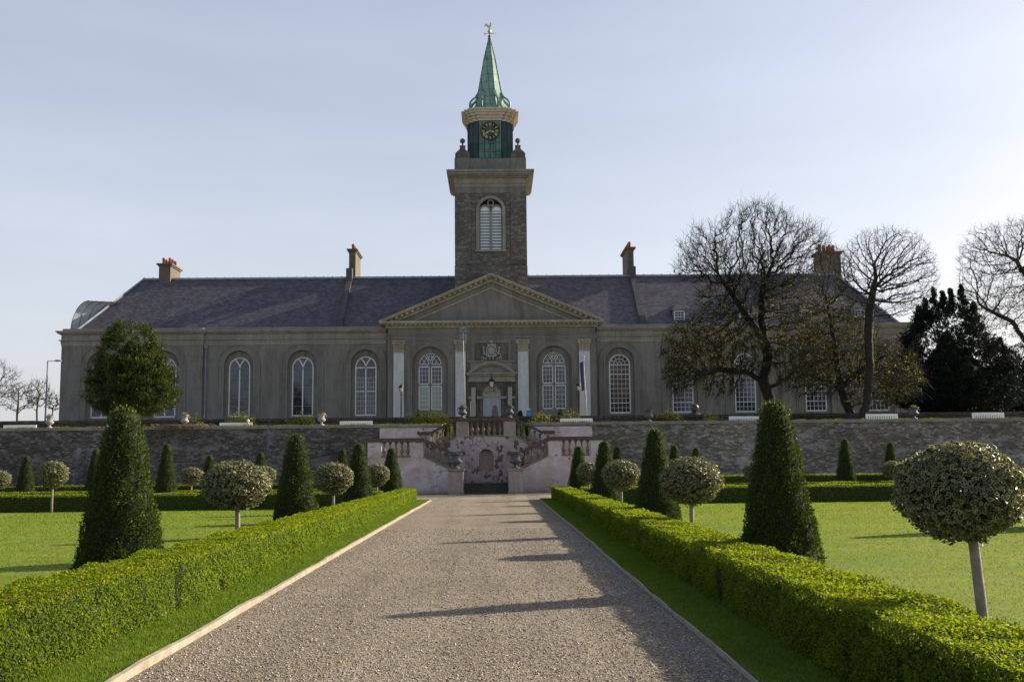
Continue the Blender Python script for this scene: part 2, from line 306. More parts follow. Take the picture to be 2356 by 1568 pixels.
# ------------------------------------------------------------------ mesh helpers
class MB:
    def __init__(s): s.v = []; s.f = []
    def add(s, vs, fs):
        o = len(s.v); s.v += [tuple(p) for p in vs]; s.f += [tuple(i+o for i in f) for f in fs]; return s
    def box(s, x0, x1, y0, y1, z0, z1):
        return s.add([(x0, y0, z0), (x1, y0, z0), (x1, y1, z0), (x0, y1, z0), (x0, y0, z1), (x1, y0, z1), (x1, y1, z1), (x0, y1, z1)],
            [(0, 3, 2, 1), (4, 5, 6, 7), (0, 1, 5, 4), (1, 2, 6, 5), (2, 3, 7, 6), (3, 0, 4, 7)])
    def prism(s, pts, y0, y1):            # polygon in x,z extruded in y (front y0)
        n = len(pts)
        return s.add([(x, y0, z) for x, z in pts]+[(x, y1, z) for x, z in pts],
            [tuple(range(n)), tuple(range(2*n-1, n-1, -1))]+[(i, i+n, (i+1) % n+n, (i+1) % n) for i in range(n)])
    def strip(s, pts, wd, y0, y1):        # polyline band in x,z
        P = [Vector(p) for p in pts]; n = len(P); L = []; Rr = []
        for i in range(n):
            d = (P[min(i+1, n-1)]-P[max(i-1, 0)]); d.normalize(); nn = Vector((-d.y, d.x))*wd/2
            L.append(P[i]+nn); Rr.append(P[i]-nn)
        vs = [(p.x, y, p.y) for i in range(n) for p, y in ((L[i], y0), (Rr[i], y0), (Rr[i], y1), (L[i], y1))]
        fs = []
        for i in range(n-1):
            a = 4*i; b = a+4
            for k in range(4): fs.append((a+k, a+(k+1) % 4, b+(k+1) % 4, b+k))
        fs += [(0, 3, 2, 1), (4*n-4, 4*n-3, 4*n-2, 4*n-1)]
        return s.add(vs, fs)
    def arcring(s, xc, zc, r0, r1, y0, y1, a0=0, a1=180, n=20, ez=1):
        vs = []; fs = []
        for i in range(n+1):
            a = R(a0+(a1-a0)*i/n); c, t = math.cos(a), math.sin(a)*ez
            vs += [(xc+r0*c, y0, zc+r0*t), (xc+r1*c, y0, zc+r1*t), (xc+r1*c, y1, zc+r1*t), (xc+r0*c, y1, zc+r0*t)]
        for i in range(n):
            a = 4*i; b = a+4
            for k in range(4): fs.append((a+k, b+k, b+(k+1) % 4, a+(k+1) % 4))
        fs += [(0, 1, 2, 3), (4*n+3, 4*n+2, 4*n+1, 4*n)]
        return s.add(vs, fs)
    def lathe(s, c, prof, n=12, sx=1, sy=1, rot=0, cap=True):
        vs = []; fs = []; m = len(prof)
        for r, z in prof:
            for k in range(n):
                a = 2*math.pi*k/n+rot; vs.append((c[0]+r*math.cos(a)*sx, c[1]+r*math.sin(a)*sy, c[2]+z))
        for i in range(m-1):
            for k in range(n):
                k2 = (k+1) % n; fs.append((i*n+k, i*n+k2, (i+1)*n+k2, (i+1)*n+k))
        if cap: fs += [tuple(range(n-1, -1, -1)), tuple(range((m-1)*n, m*n))]
        return s.add(vs, fs)
    def tube(s, pts, rad, n=6):
        P = [Vector(p) for p in pts]; m = len(P)
        rs = rad if hasattr(rad, '__len__') else [rad]*m
        vs = []; fs = []
        for i in range(m):
            d = (P[min(i+1, m-1)]-P[max(i-1, 0)]).normalized()
            u = d.cross(Vector((0, 0, 1)) if abs(d.z) < .9 else Vector((1, 0, 0))).normalized(); q = d.cross(u)
            for k in range(n):
                a = 2*math.pi*k/n; vs.append(P[i]+(u*math.cos(a)+q*math.sin(a))*rs[i])
        for i in range(m-1):
            for k in range(n):
                k2 = (k+1) % n; fs.append((i*n+k, i*n+k2, (i+1)*n+k2, (i+1)*n+k))
        fs += [tuple(range(n-1, -1, -1)), tuple(range((m-1)*n, m*n))]
        return s.add(vs, fs)
    def sphere(s, c, r, n=14, m=9, sz=1):
        return s.lathe(c, [(max(r*math.sin(math.pi*i/m), .001), -r*sz*math.cos(math.pi*i/m)) for i in range(m+1)], n)
    def wall(s, x0, x1, z0, z1, y, ops, depth=.3):
        """front face with arched openings (xc, half width, sill, spring) and their reveals"""
        ops = sorted(ops); cx = x0; n = 16
        for xc, hw, zs, sp in ops:
            s.add([(cx, y, z0), (xc-hw, y, z0), (xc-hw, y, z1), (cx, y, z1)], [(0, 1, 2, 3)])
            if zs > z0: s.add([(xc-hw, y, z0), (xc+hw, y, z0), (xc+hw, y, zs), (xc-hw, y, zs)], [(0, 1, 2, 3)])
            arc = [(xc-hw*math.cos(math.pi*i/n), sp+hw*math.sin(math.pi*i/n)) for i in range(n+1)]
            for (a, b), (c, d) in zip(arc, arc[1:]):
                s.add([(a, y, b), (c, y, d), (c, y, z1), (a, y, z1)], [(0, 1, 2, 3)])
            loop = [(xc-hw, zs)]+arc+[(xc+hw, zs), (xc-hw, zs)]
            for (a, b), (c, d) in zip(loop, loop[1:]):
                s.add([(a, y, b), (a, y+depth, b), (c, y+depth, d), (c, y, d)], [(0, 1, 2, 3)])
            cx = xc+hw
        s.add([(cx, y, z0), (x1, y, z0), (x1, y, z1), (cx, y, z1)], [(0, 1, 2, 3)])
        return s

BASE = {}
def thing(name, label, cat, loc, group=None):
    o = bpy.data.objects.new(name, None); C.objects.link(o); o.location = loc; o.empty_display_size = .3
    o['label'] = label; o['category'] = cat
    if group: o['group'] = group
    BASE[o.name] = Vector(loc); return o
def link(name, me, mat, parent=None):
    if mat and not me.materials: me.materials.append(mat)
    o = bpy.data.objects.new(name, me); C.objects.link(o)
    if parent: o.parent = parent; BASE[o.name] = BASE[parent.name]
    return o
def part(name, mb, mat, parent=None, smooth=False, world=True, bevel=0):
    """one mesh object; mb in world coordinates when world, the root's base is taken off"""
    off = BASE[parent.name] if parent and world else Vector((0, 0, 0))
    me = bpy.data.meshes.new(name)
    me.from_pydata([(x-off.x, y-off.y, z-off.z) for x, y, z in mb.v], [], mb.f); me.update()
    if smooth: me.shade_smooth()
    o = link(name, me, M[mat] if isinstance(mat, str) else mat, parent)
    if bevel:
        bm = o.modifiers.new('bevel', 'BEVEL'); bm.width = bevel; bm.segments = 2; bm.limit_method = 'ANGLE'
    return o
def tag(o, label=None, cat=None, group=None, kind=None):
    for k, v in (('label', label), ('category', cat), ('group', group), ('kind', kind)):
        if v: o[k] = v
    BASE.setdefault(o.name, Vector((0, 0, 0))); return o
def copy_tree(o, parent=None, loc=None, label=None, group=None):
    c = o.copy(); C.objects.link(c)
    if parent: c.parent = parent
    if loc is not None: c.location = loc
    if label: c['label'] = label
    if group: c['group'] = group
    for ch in o.children: copy_tree(ch, c)
    return c

def arrays_mesh(name, V, F, uv=None, rnd=None, smooth=False):
    """V (n,3), F (m,k) -> mesh quickly"""
    me = bpy.data.meshes.new(name); m, k = F.shape
    me.vertices.add(len(V)); me.vertices.foreach_set('co', V.astype(np.float32).ravel())
    me.loops.add(m*k); me.loops.foreach_set('vertex_index', F.astype(np.int32).ravel())
    me.polygons.add(m); me.polygons.foreach_set('loop_start', (np.arange(m)*k).astype(np.int32))
    me.update(calc_edges=True)
    if uv is not None:
        l = me.uv_layers.new(name='UV'); l.data.foreach_set('uv', uv.astype(np.float32).ravel())
    if rnd is not None:
        a = me.attributes.new('rnd', 'FLOAT', 'FACE'); a.data.foreach_set('value', rnd.astype(np.float32))
    if smooth: me.polygons.foreach_set('use_smooth', np.ones(m, bool))
    return me
def unit(a): return a/np.maximum(np.linalg.norm(a, axis=1, keepdims=True), 1e-9)
def leaves(name, P, N, length, width, jit=.7, fold=.25, up=None, bias=None):
    """two triangles per leaf, folded along the midrib"""
    n = len(P); N = unit(N+rng.normal(0, jit*.6, (n, 3)))
    T = rng.normal(0, 1, (n, 3))
    if up is not None: T = T*.5+up
    T = unit(T-N*(T*N).sum(1, keepdims=True)*(0 if up is not None else 1)); B = unit(np.cross(N, T))
    L = (length*rng.uniform(.7, 1.25, n))[:, None] if np.isscalar(length) else (length*rng.uniform(.7, 1.25, n))[:, None]
    W = L*width
    b0 = P-T*L*.5; t = P+T*L*.5; l = P-B*W*.5+N*W*fold; r = P+B*W*.5+N*W*fold
    V = np.stack([b0, r, t, l], 1).reshape(-1, 3)
    i = np.arange(n)*4
    F = np.stack([np.stack([i, i+1, i+2], 1), np.stack([i, i+2, i+3], 1)], 1).reshape(-1, 3)
    uv = np.tile(np.array([[.5, 0], [1, .5], [.5, 1], [.5, 0], [.5, 1], [0, .5]]), (n, 1))
    rn = rng.random(n)
    if bias is not None: rn = np.clip(rn*.75+bias, 0, 1)
    return arrays_mesh(name, V, F, uv, np.repeat(rn, 2))

# ------------------------------------------------------------------ ground (structure)
def sheet(name, x0, x1, y0, y1, z, mat):
    o = part(name, MB().add([(x0, y0, z), (x1, y0, z), (x1, y1, z), (x0, y1, z)], [(0, 1, 2, 3)]), mat); tag(o, kind='structure'); return o
sheet('ground', -2000, 2000, -300, 3500, -.03, 'soil')
sheet('gravel_path', -2.9, 1.95, -6, 45.4, 0, 'gravel')
sheet('cross_path', -60, 60, 45.4, 59.3, .004, 'gravel')
sheet('lawn', -3.75, -60, -10, 45.4, .03, 'lawn')
sheet('lawn', 2.8, 60, -10, 45.4, .03, 'lawn')
sheet('grass_verge', -3.75, -2.80, -6, 45.4, .034, 'verge')
sheet('grass_verge', 1.875, 2.8, -6, 45.4, .034, 'verge')
def slab(name, x0, x1, y0, y1, z0, z1, mat):
    tag(part(name, MB().box(x0, x1, y0, y1, z0, z1), mat), kind='structure')
slab('terrace', -150, 150, 59.6, 66.2, -.02, 3.1, 'forecourt')
slab('forecourt', -400, 400, 66.6, 900, -.02, 4.3, 'forecourt')

# wavy edging strips along the gravel
def edging(x, sgn, label, w_, z_):
    mb = MB(); n = 260; ys = np.linspace(-3, 45.2, n)
    jx = np.cumsum(rng.normal(0, .004, n)); jx -= np.linspace(jx[0], jx[-1], n); jx = np.clip(jx, -.018, .018)
    jz = z_+np.convolve(rng.normal(0, .010, n), np.ones(5)/5, 'same')
    vs = []
    for y, a, h in zip(ys, jx, jz):
        vs += [(x+a-w_/2, y, -.02), (x+a-w_/2, y, .02+h), (x+a+w_/2, y, .018+h), (x+a+w_/2, y, -.02)]
    fs = [(4*i+k, 4*i+4+k, 4*i+4+(k+1) % 4, 4*i+(k+1) % 4) for i in range(n-1) for k in range(3)]
    mb.add(vs, fs)
    tag(part('path_edging', mb, 'kerb'), label, 'edging')
edging(-2.80, 1, 'pale sunlit edging strip between the gravel and the left grass verge', .046, .046)
edging(1.87, -1, 'shaded edging strip between the gravel and the right grass verge', .022, .026)

# short blades near the camera
def blades(x0, x1, y0, y1, n, h, mt=0):
    y = y0+(y1-y0)*rng.random(n)**1.6; x = rng.uniform(x0, x1, n)
    P = np.stack([x, y, np.full(n, .03)], 1); a = rng.uniform(0, 6.28, n); wv = .0025+y*.00028
    hh = h*rng.uniform(.5, 1.2, n)*(1+y*.015)
    d = np.stack([np.cos(a), np.sin(a), np.zeros(n)], 1)*wv[:, None]
    tip = P+np.stack([rng.normal(0, .012, n), rng.normal(0, .012, n), hh], 1)
    V = np.stack([P-d, P+d, tip], 1).reshape(-1, 3); F = (np.arange(n)*3)[:, None]+np.arange(3)
    return V, F, np.clip(rng.normal(.5, .22, n), 0, 1)
def grass(name, regs, mat, label):
    Vs, Fs, Rs = [], [], []; o = 0
    for r in regs:
        V, F, c = blades(*r); Vs.append(V); Fs.append(F+o); Rs.append(c); o += len(V)
    me = arrays_mesh(name, np.vstack(Vs), np.vstack(Fs), None, np.concatenate(Rs))
    tag(link(name, me, M[mat]), label, 'grass', kind='stuff')
grass('grass', [(-3.5, -2.83, 6, 45.3, 70000, .032), (1.88, 2.5, 5.5, 45.3, 52000, .034)], 'vblade', 'deep green short grass on the verges beside the path')
grass('grass', [(-16, -4.05, 10, 37.6, 90000, .02), (3.1, 18, 6, 39, 140000, .02)], 'blade', 'short mown grass of the two lawns')

# loose stones on the near gravel
def pebbles():
    n = 26000; y = 6+20*rng.random(n)**1.7; x = rng.uniform(-2.76, 1.84, n); s = rng.uniform(.004, .010, n)*(1+y*.03)
    P = np.stack([x, y, s*.3], 1)
    O = np.array([(1, 0, 0), (-1, 0, 0), (0, 1, 0), (0, -1, 0), (0, 0, .8), (0, 0, -.8)], float)
    F0 = np.array([(0, 2, 4), (2, 1, 4), (1, 3, 4), (3, 0, 4), (2, 0, 5), (1, 2, 5), (3, 1, 5), (0, 3, 5)])
    a = rng.uniform(0, 6.28, n); ca, sa = np.cos(a), np.sin(a)
    V = O[None]*s[:, None, None]*rng.uniform(.6, 1.3, (n, 6, 1))
    V = np.stack([V[..., 0]*ca[:, None]-V[..., 1]*sa[:, None], V[..., 0]*sa[:, None]+V[..., 1]*ca[:, None], V[..., 2]], 2)+P[:, None]
    F = (np.arange(n)*6)[:, None, None]+F0[None]
    b = NB('loose_stone'); r = b.n('ShaderNodeAttribute', attribute_name='rnd').outputs['Fac']
    b.done(b.ramp(r, [(0, (.13, .11, .095)), (.5, (.28, .25, .205)), (1, (.55, .50, .43))]), .9, 0, .2)
    me = arrays_mesh('loose_gravel', V.reshape(-1, 3), F.reshape(-1, 3), None, np.repeat(rng.random(n), 8))
    tag(link('loose_gravel', me, b.m), 'loose pale stones lying on the gravel path', 'gravel', kind='stuff')
pebbles()

# ------------------------------------------------------------------ hedges
def wob(p, q=0):      # smooth pseudo noise for surfaces
    return (np.sin(p*1.7+q)+np.sin(p*3.9+q*2.1+1)*.5+np.sin(p*8.3+q*.7+2)*.3)
def hedge(name, x0, x1, y0, y1, h, label, dens=900, group=None, near=False, z0=0, taper=0, lsz=None, mat='box'):
    root = thing(name, label, 'hedge', ((x0+x1)/2, (y0+y1)/2, z0), group)
    e = .025
    q_ = 1-taper; e2 = e*1.4+.03
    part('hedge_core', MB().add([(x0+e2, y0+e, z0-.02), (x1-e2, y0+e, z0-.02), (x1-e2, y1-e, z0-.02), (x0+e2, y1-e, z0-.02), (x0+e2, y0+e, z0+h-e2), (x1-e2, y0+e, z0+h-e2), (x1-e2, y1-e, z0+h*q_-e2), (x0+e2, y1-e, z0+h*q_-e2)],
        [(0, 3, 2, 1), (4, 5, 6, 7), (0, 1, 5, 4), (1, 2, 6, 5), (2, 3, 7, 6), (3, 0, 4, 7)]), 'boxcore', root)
    Lx, Ly = x1-x0, y1-y0; P = []; N = []
    def samp(n, fixed, axis, sgn):
        u = rng.random(n); v = rng.random(n)
        if near and Ly > Lx: yy = y0+Ly*u**1.9
        else: yy = y0+Ly*u
        xx = x0+Lx*rng.random(n)
        zz = z0+h*v
        p = np.stack([xx, yy, zz], 1)
        if axis == 0: p[:, 0] = fixed
        if axis == 1: p[:, 0] = x0+Lx*rng.random(n); p[:, 1] = fixed
        if axis == 2: p[:, 2] = fixed
        b = .012*wob(p[:, 0]*2+p[:, 1]*2.3+p[:, 2]*4, 1.3)+rng.normal(0, .010, n)
        # rounded arris
        if axis != 2: b -= .03*np.clip((v-.9)/.1, 0, 1)
        if axis != 2:
            al = p[:, 1] if axis == 0 else p[:, 0]
            cr_ = np.sin(al*7.1+np.sin(p[:, 2]*3+al*2.3)*.8)+np.sin(al*13.7+p[:, 2]*1.7)*.8+np.sin(al*3.3+1)*.6
            b -= np.clip(cr_-1.0, 0, 1)*.075*np.clip(np.sin(al*1.13+p[:, 2]*4)+np.sin(al*2.9), 0, 1.4)
        else:
            cr_ = np.sin(p[:, 0]*9+p[:, 1]*4.1)+np.sin(p[:, 1]*8.3-p[:, 0]*5)+np.sin(p[:, 1]*2.1+p[:, 0]*3); b += .008*cr_
        p[:, axis] += sgn*b; nn = np.zeros((n, 3)); nn[:, axis] = sgn
        if axis != 2: nn[:, 2] += .25
        return p, nn
    for fixed, axis, sgn, area in ((x0, 0, -1, Ly*h), (x1, 0, 1, Ly*h), (y0, 1, -1, Lx*h), (y1, 1, 1, Lx*h), (z0+h, 2, 1, Lx*Ly)):
        n = int(area*dens*(1.25 if axis == 2 else 1))
        if near and axis == 0 and Lx < Ly and ((sgn < 0) == (x0 < 0)): n //= 4     # outer faces turned from the path
        if n < 4: continue
        p, q = samp(n, fixed, axis, sgn); P.append(p); N.append(q)
    P = np.vstack(P); N = np.vstack(N)
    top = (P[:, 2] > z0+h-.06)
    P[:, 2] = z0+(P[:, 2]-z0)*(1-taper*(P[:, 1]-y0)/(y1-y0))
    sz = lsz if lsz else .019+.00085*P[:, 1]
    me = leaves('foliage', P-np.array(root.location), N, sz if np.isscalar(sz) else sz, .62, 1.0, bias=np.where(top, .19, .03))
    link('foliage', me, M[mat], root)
    return root
hedge('box_hedge', -4.07, -3.44, 4.5, 45.6, .63, 'long clipped box hedge with a sunlit face left of the gravel path', 3900, near=True, taper=.18)
hedge('box_hedge', 2.44, 3.16, 3.5, 45.8, .60, 'long clipped box hedge with a shaded face right of the gravel path', 3900, near=True, taper=.12)
hedge('box_hedge', -30, -4.08, 37.6, 38.4, .62, 'low box hedge closing the far side of the left lawn', 420)
hedge('box_hedge', -30, -4.08, 45.0, 45.6, .55, 'second box hedge behind the left lawn, in front of the strip below the wall', 330)
hedge('box_hedge', -32, -6.0, 55.6, 56.3, .62, 'low box hedge at the foot of the left half of the stone wall', 260)
hedge('box_hedge', 3.18, 28, 39.0, 39.8, .66, 'low box hedge closing the far side of the right lawn', 420)
hedge('box_hedge', 3.18, 28, 45.0, 45.6, .62, 'second box hedge behind the right lawn, in front of the strip below the wall', 330)
hedge('box_hedge', 6.0, 32, 55.6, 56.3, .82, 'low box hedge at the foot of the right half of the stone wall', 260)
hedge('terrace_hedge', -36, -2.5, 59.75, 60.1, .74, 'narrow strip of box hedge behind the coping, left of the staircase', 240, z0=3.1)
hedge('terrace_hedge', 1.5, 36, 59.75, 60.1, .76, 'narrow strip of box hedge behind the coping, right of the staircase', 240, z0=3.1)

# ------------------------------------------------------------------ clipped yew cones and holly balls
def cone_parts(root, H, rb, nleaf, size, seed=0):
    def rad(t): return rb*(1-.73*t)*np.where(t > .93, np.sqrt(np.clip(1-((t-.93)/.075)**2, .02, 1)), 1)
    prof = [(float(rad(np.array(t)))-.02, H*t) for t in (0, .1, .2, .3, .4, .5, .6, .7, .8, .9, .95, .98)]
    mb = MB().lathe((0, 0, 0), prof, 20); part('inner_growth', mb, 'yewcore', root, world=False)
    t = 1-np.sqrt(rng.random(nleaf)*.999); t = np.where(rng.random(nleaf) < .12, rng.random(nleaf), t); t = np.clip(t*1.0, 0, 1)
    a = rng.uniform(0, 2*math.pi, nleaf)
    r = rad(t)*(1+.05*wob(a*2+t*9, seed)+.045*wob(a*5-t*14, seed+3))+rng.normal(0, .012, nleaf)
    odd = rng.random(nleaf) < .03; r = r+odd*rng.random(nleaf)*.05
    P = np.stack([r*np.cos(a), r*np.sin(a), H*t+rng.normal(0, .012, nleaf)+odd*(t > .9)*rng.random(nleaf)*.07], 1)
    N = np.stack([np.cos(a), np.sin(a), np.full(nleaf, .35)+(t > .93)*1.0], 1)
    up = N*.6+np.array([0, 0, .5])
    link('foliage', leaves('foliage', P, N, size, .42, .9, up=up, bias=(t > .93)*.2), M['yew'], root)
def ball_parts(root, rw, rh, zc, nleaf, size, trunk_r, seed=0, lean=0):
    mb = MB().tube([(lean, 0, -.02), (lean*.88, .005, zc*.35), (lean*.62, 0, zc*.7), (lean*.1, 0, zc)], [trunk_r*1.12, trunk_r, trunk_r*.95, trunk_r*.8], 10)
    for k in range(5):
        a = k*1.3+seed; mb.tube([(0, 0, zc-rh*.9), (math.cos(a)*rw*.45, math.sin(a)*rw*.45, zc-rh*.35)], [.012, .006], 5)
    part('trunk', mb, 'barkpale', root, True, False)
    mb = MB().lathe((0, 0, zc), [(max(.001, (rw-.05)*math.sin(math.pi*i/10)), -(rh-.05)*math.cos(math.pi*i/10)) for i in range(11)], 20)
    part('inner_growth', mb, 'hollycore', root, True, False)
    d = unit(rng.normal(0, 1, (nleaf, 3))); th = np.arctan2(d[:, 1], d[:, 0])
    bump_ = 1+.04*wob(th*2+d[:, 2]*5, seed)+.03*wob(th*4-d[:, 2]*8, seed+2)+rng.normal(0, .035, nleaf)
    low = np.clip(-d[:, 2]-.6, 0, 1)
    P = d*np.array([rw, rw, rh])*bump_[:, None]; P[:, 2] += zc; P[:, 2] -= low*rng.random(nleaf)*.08
    link('foliage', leaves('foliage', P, d+np.array([0, 0, .2]), size, .62, 1.1, .3), M['holly'], root)

GC = 'clipped yew cones of the formal garden'; GB = 'variegated holly balls on bare stems'
cone_near = thing('yew_cone', 'huge nearest yew cone behind the left hedge, in front of the dark wall', 'topiary', (-4.2, 11.9, 0), GC)
cone_parts(cone_near, 2.27, .535, 26000, .034, 1.0)
def near_cone(x, y, H, rb, n, size, label, seed):
    c = thing('yew_cone', label, 'topiary', (x, y, 0), GC); cone_parts(c, H, rb, n, size, seed); return c
near_cone(3.36, 12.5, 2.32, .52, 26000, .034, 'huge nearest yew cone behind the right hedge, beside the largest holly ball', 2.0)
near_cone(-4.2, 22.2, 2.26, .53, 13000, .042, 'second yew cone along the left hedge, between two holly balls', 3.1)
cmid = near_cone(3.36, 22.0, 2.30, .53, 13000, .042, 'second yew cone along the right hedge, between two holly balls', 4.2)
cfar = near_cone(-4.2, 32.3, 2.25, .53, 7000, .055, 'third yew cone along the left hedge, just left of the staircase wall', 5.3)
copy_tree(cfar, loc=(-4.2, 42.4, 0), label='last yew cone of the left hedge row, standing before the pink stair wall')
copy_tree(cfar, loc=(3.36, 32.4, 0), label='third yew cone along the right hedge, standing before the end of the stair wall')
copy_tree(cfar, loc=(3.36, 42.5, 0), label='last yew cone of the right hedge row, close to the staircase balusters')
copy_tree(cmid, loc=(13.1, 23.6, 0), label='big yew cone beyond the right edge throwing its shadow on the lawn').scale = (1.55, 1.55, 1.3)
for x, y_, wpx, lab in ((62, 1048, 44, 'small far yew cone near the left edge, left of a thin-stemmed holly ball'),
        (221, 1032, 45, 'far yew cone half hidden on the left by the huge left yew cone'),
        (385, 1020, 53, 'yew cone just right of the huge left yew cone, at the far lawn hedge'),
        (483, 1046, 38, 'far yew cone rising above the left side of the big left holly ball'),
        (600, 1040, 38, 'far yew cone above the holly ball that hides behind the big left one'),
        (788, 1032, 38, 'far yew cone peeping over the second holly ball of the left row'),
        (1420, 1025, 38, 'far yew cone peeping over the third holly ball of the right row'),
        (1551, 1023, 38, 'far yew cone above the left half of the biggest mid holly ball'),
        (1601, 1028, 36, 'far yew cone above the right half of the biggest mid holly ball'),
        (1943, 1008, 50, 'far yew cone alone on the right, behind the far lawn hedge'),
        (2048, 1016, 38, 'far yew cone behind the small holly ball at the far right')):
    Y = .97*2400/wpx; Y = min(Y, 54.4); p = at(x, y_, Y)
    c = copy_tree(cfar, loc=(p.x, Y, 0), label=lab, group=GC); c.scale = (1, 1, p.z/2.25)

def ball(x, y, rw, rh, zc, n, size, label, seed, tr=.038, lean=0):
    b = thing('holly_ball', label, 'topiary', (x, y, 0), GB); ball_parts(b, rw, rh, zc, n, size, tr, seed, lean); return b
ball(3.26, 7.35, .42, .34, 1.38, 7500, .040, 'largest variegated holly ball on a bare stem at the right edge', 1, .037, .12)
ball(-4.18, 17.0, .52, .385, 1.29, 5500, .05, 'first variegated holly ball of the left row, beside the huge yew cone', 2, .04, .05)
b2 = ball(3.34, 18.0, .51, .40, 1.26, 5500, .05, 'second variegated holly ball of the right row, between the two biggest right yew cones', 3)
bf = ball(-4.2, 27.3, .485, .40, 1.25, 2600, .065, 'second variegated holly ball of the left row, between two yew cones', 4)
copy_tree(bf, loc=(-4.2, 37.3, 0), label='smallest variegated holly ball of the left row, left of the cone before the stair wall').scale = (.86, .86, .98)
copy_tree(bf, loc=(3.36, 28.2, 0), label='third variegated holly ball of the right row, between two yew cones')
copy_tree(bf, loc=(3.34, 37.8, 0), label='smallest variegated holly ball of the right row, before the right stair wall').scale = (.84, .84, .98)
for x, yc, Y, sc_, lab in ((122, 1090, 37.0, 1, 'holly ball on a pale pink stem standing before the far left lawn hedge'),
        (-5, 1102, 44, 1, 'holly ball cut off by the left edge of the picture'),
        (441, 1094, 48, 1, 'small far holly ball right of the third left cone, under the dry creeper'),
        (608, 1092, 46, 1, 'far holly ball peeping out behind the big left holly ball'),
        (1736, 1086, 46, 1, 'far holly ball hidden behind the left edge of the huge right yew cone'),
        (1822, 1085, 46, 1, 'far holly ball peeping out right of the huge right yew cone'),
        (2055, 1080, 46, 1, 'far holly ball just left of the largest holly ball, in front of the stone wall')):
    p = at(x, yc, Y); copy_tree(bf, loc=(p.x, Y, 0), label=lab).scale = (1, 1, max(.9, p.z/1.25))
for o in list(S.objects):      # rows stand just behind the hedges
    if o.get('category') == 'topiary' and abs(o.location.x) < 5 and o.location.y < 43:
        o.location.x *= 1.06; o.location.y *= 1.06
        o.scale = (o.scale[0]*1.06, o.scale[1]*1.06, o.scale[2]*(1.018 if 'cone' in o.name else .986))
M['barkgrey'] = speckle('weathered_grey_bark', (.07, .062, .05), (.15, .135, .11), 5, .9, .3, .8, .04)
M['carving'] = speckle('pale_carved_stone', (.30, .285, .235), (.46, .44, .37), 8, .85, .3, .4)

# ------------------------------------------------------------------ garden retaining wall, upper low wall
def garden_wall(x0, x1, y0, label, mat, zt):
    t = thing('garden_wall', label, 'wall', ((x0+x1)/2, y0, 0))
    part('masonry', MB().box(x0, x1, y0, y0+.6, -.05, zt-.17), mat, t)
    mb = MB(); x = x0; k = 0
    while x < x1-.1:
        w_ = min(random.uniform(1.0, 1.7), x1-x); dz = random.uniform(-.008, .008)
        mb.box(x+.004, x+w_-.004, y0-.07+random.uniform(-.01, .01), y0+.55, zt-.17, zt+dz); x += w_
    part('coping', mb, 'granite', t); return t
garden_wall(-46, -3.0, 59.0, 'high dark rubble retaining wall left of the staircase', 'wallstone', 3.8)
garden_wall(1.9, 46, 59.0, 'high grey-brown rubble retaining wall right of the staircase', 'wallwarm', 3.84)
low = thing('terrace_wall', 'low dark stone wall behind the white benches, below the building', 'wall', (0, 66, 3.1))
part('masonry', MB().box(-60, 60, 66.1, 66.7, 3.0, 4.33), 'darkwall', low)
mb = MB(); x = -60
while x < 60: mb.box(x, x+1.19, 66.0, 66.75, 4.33, 4.51+random.uniform(-.01, .01)); x += 1.2
part('coping', mb, 'darkwall', low)

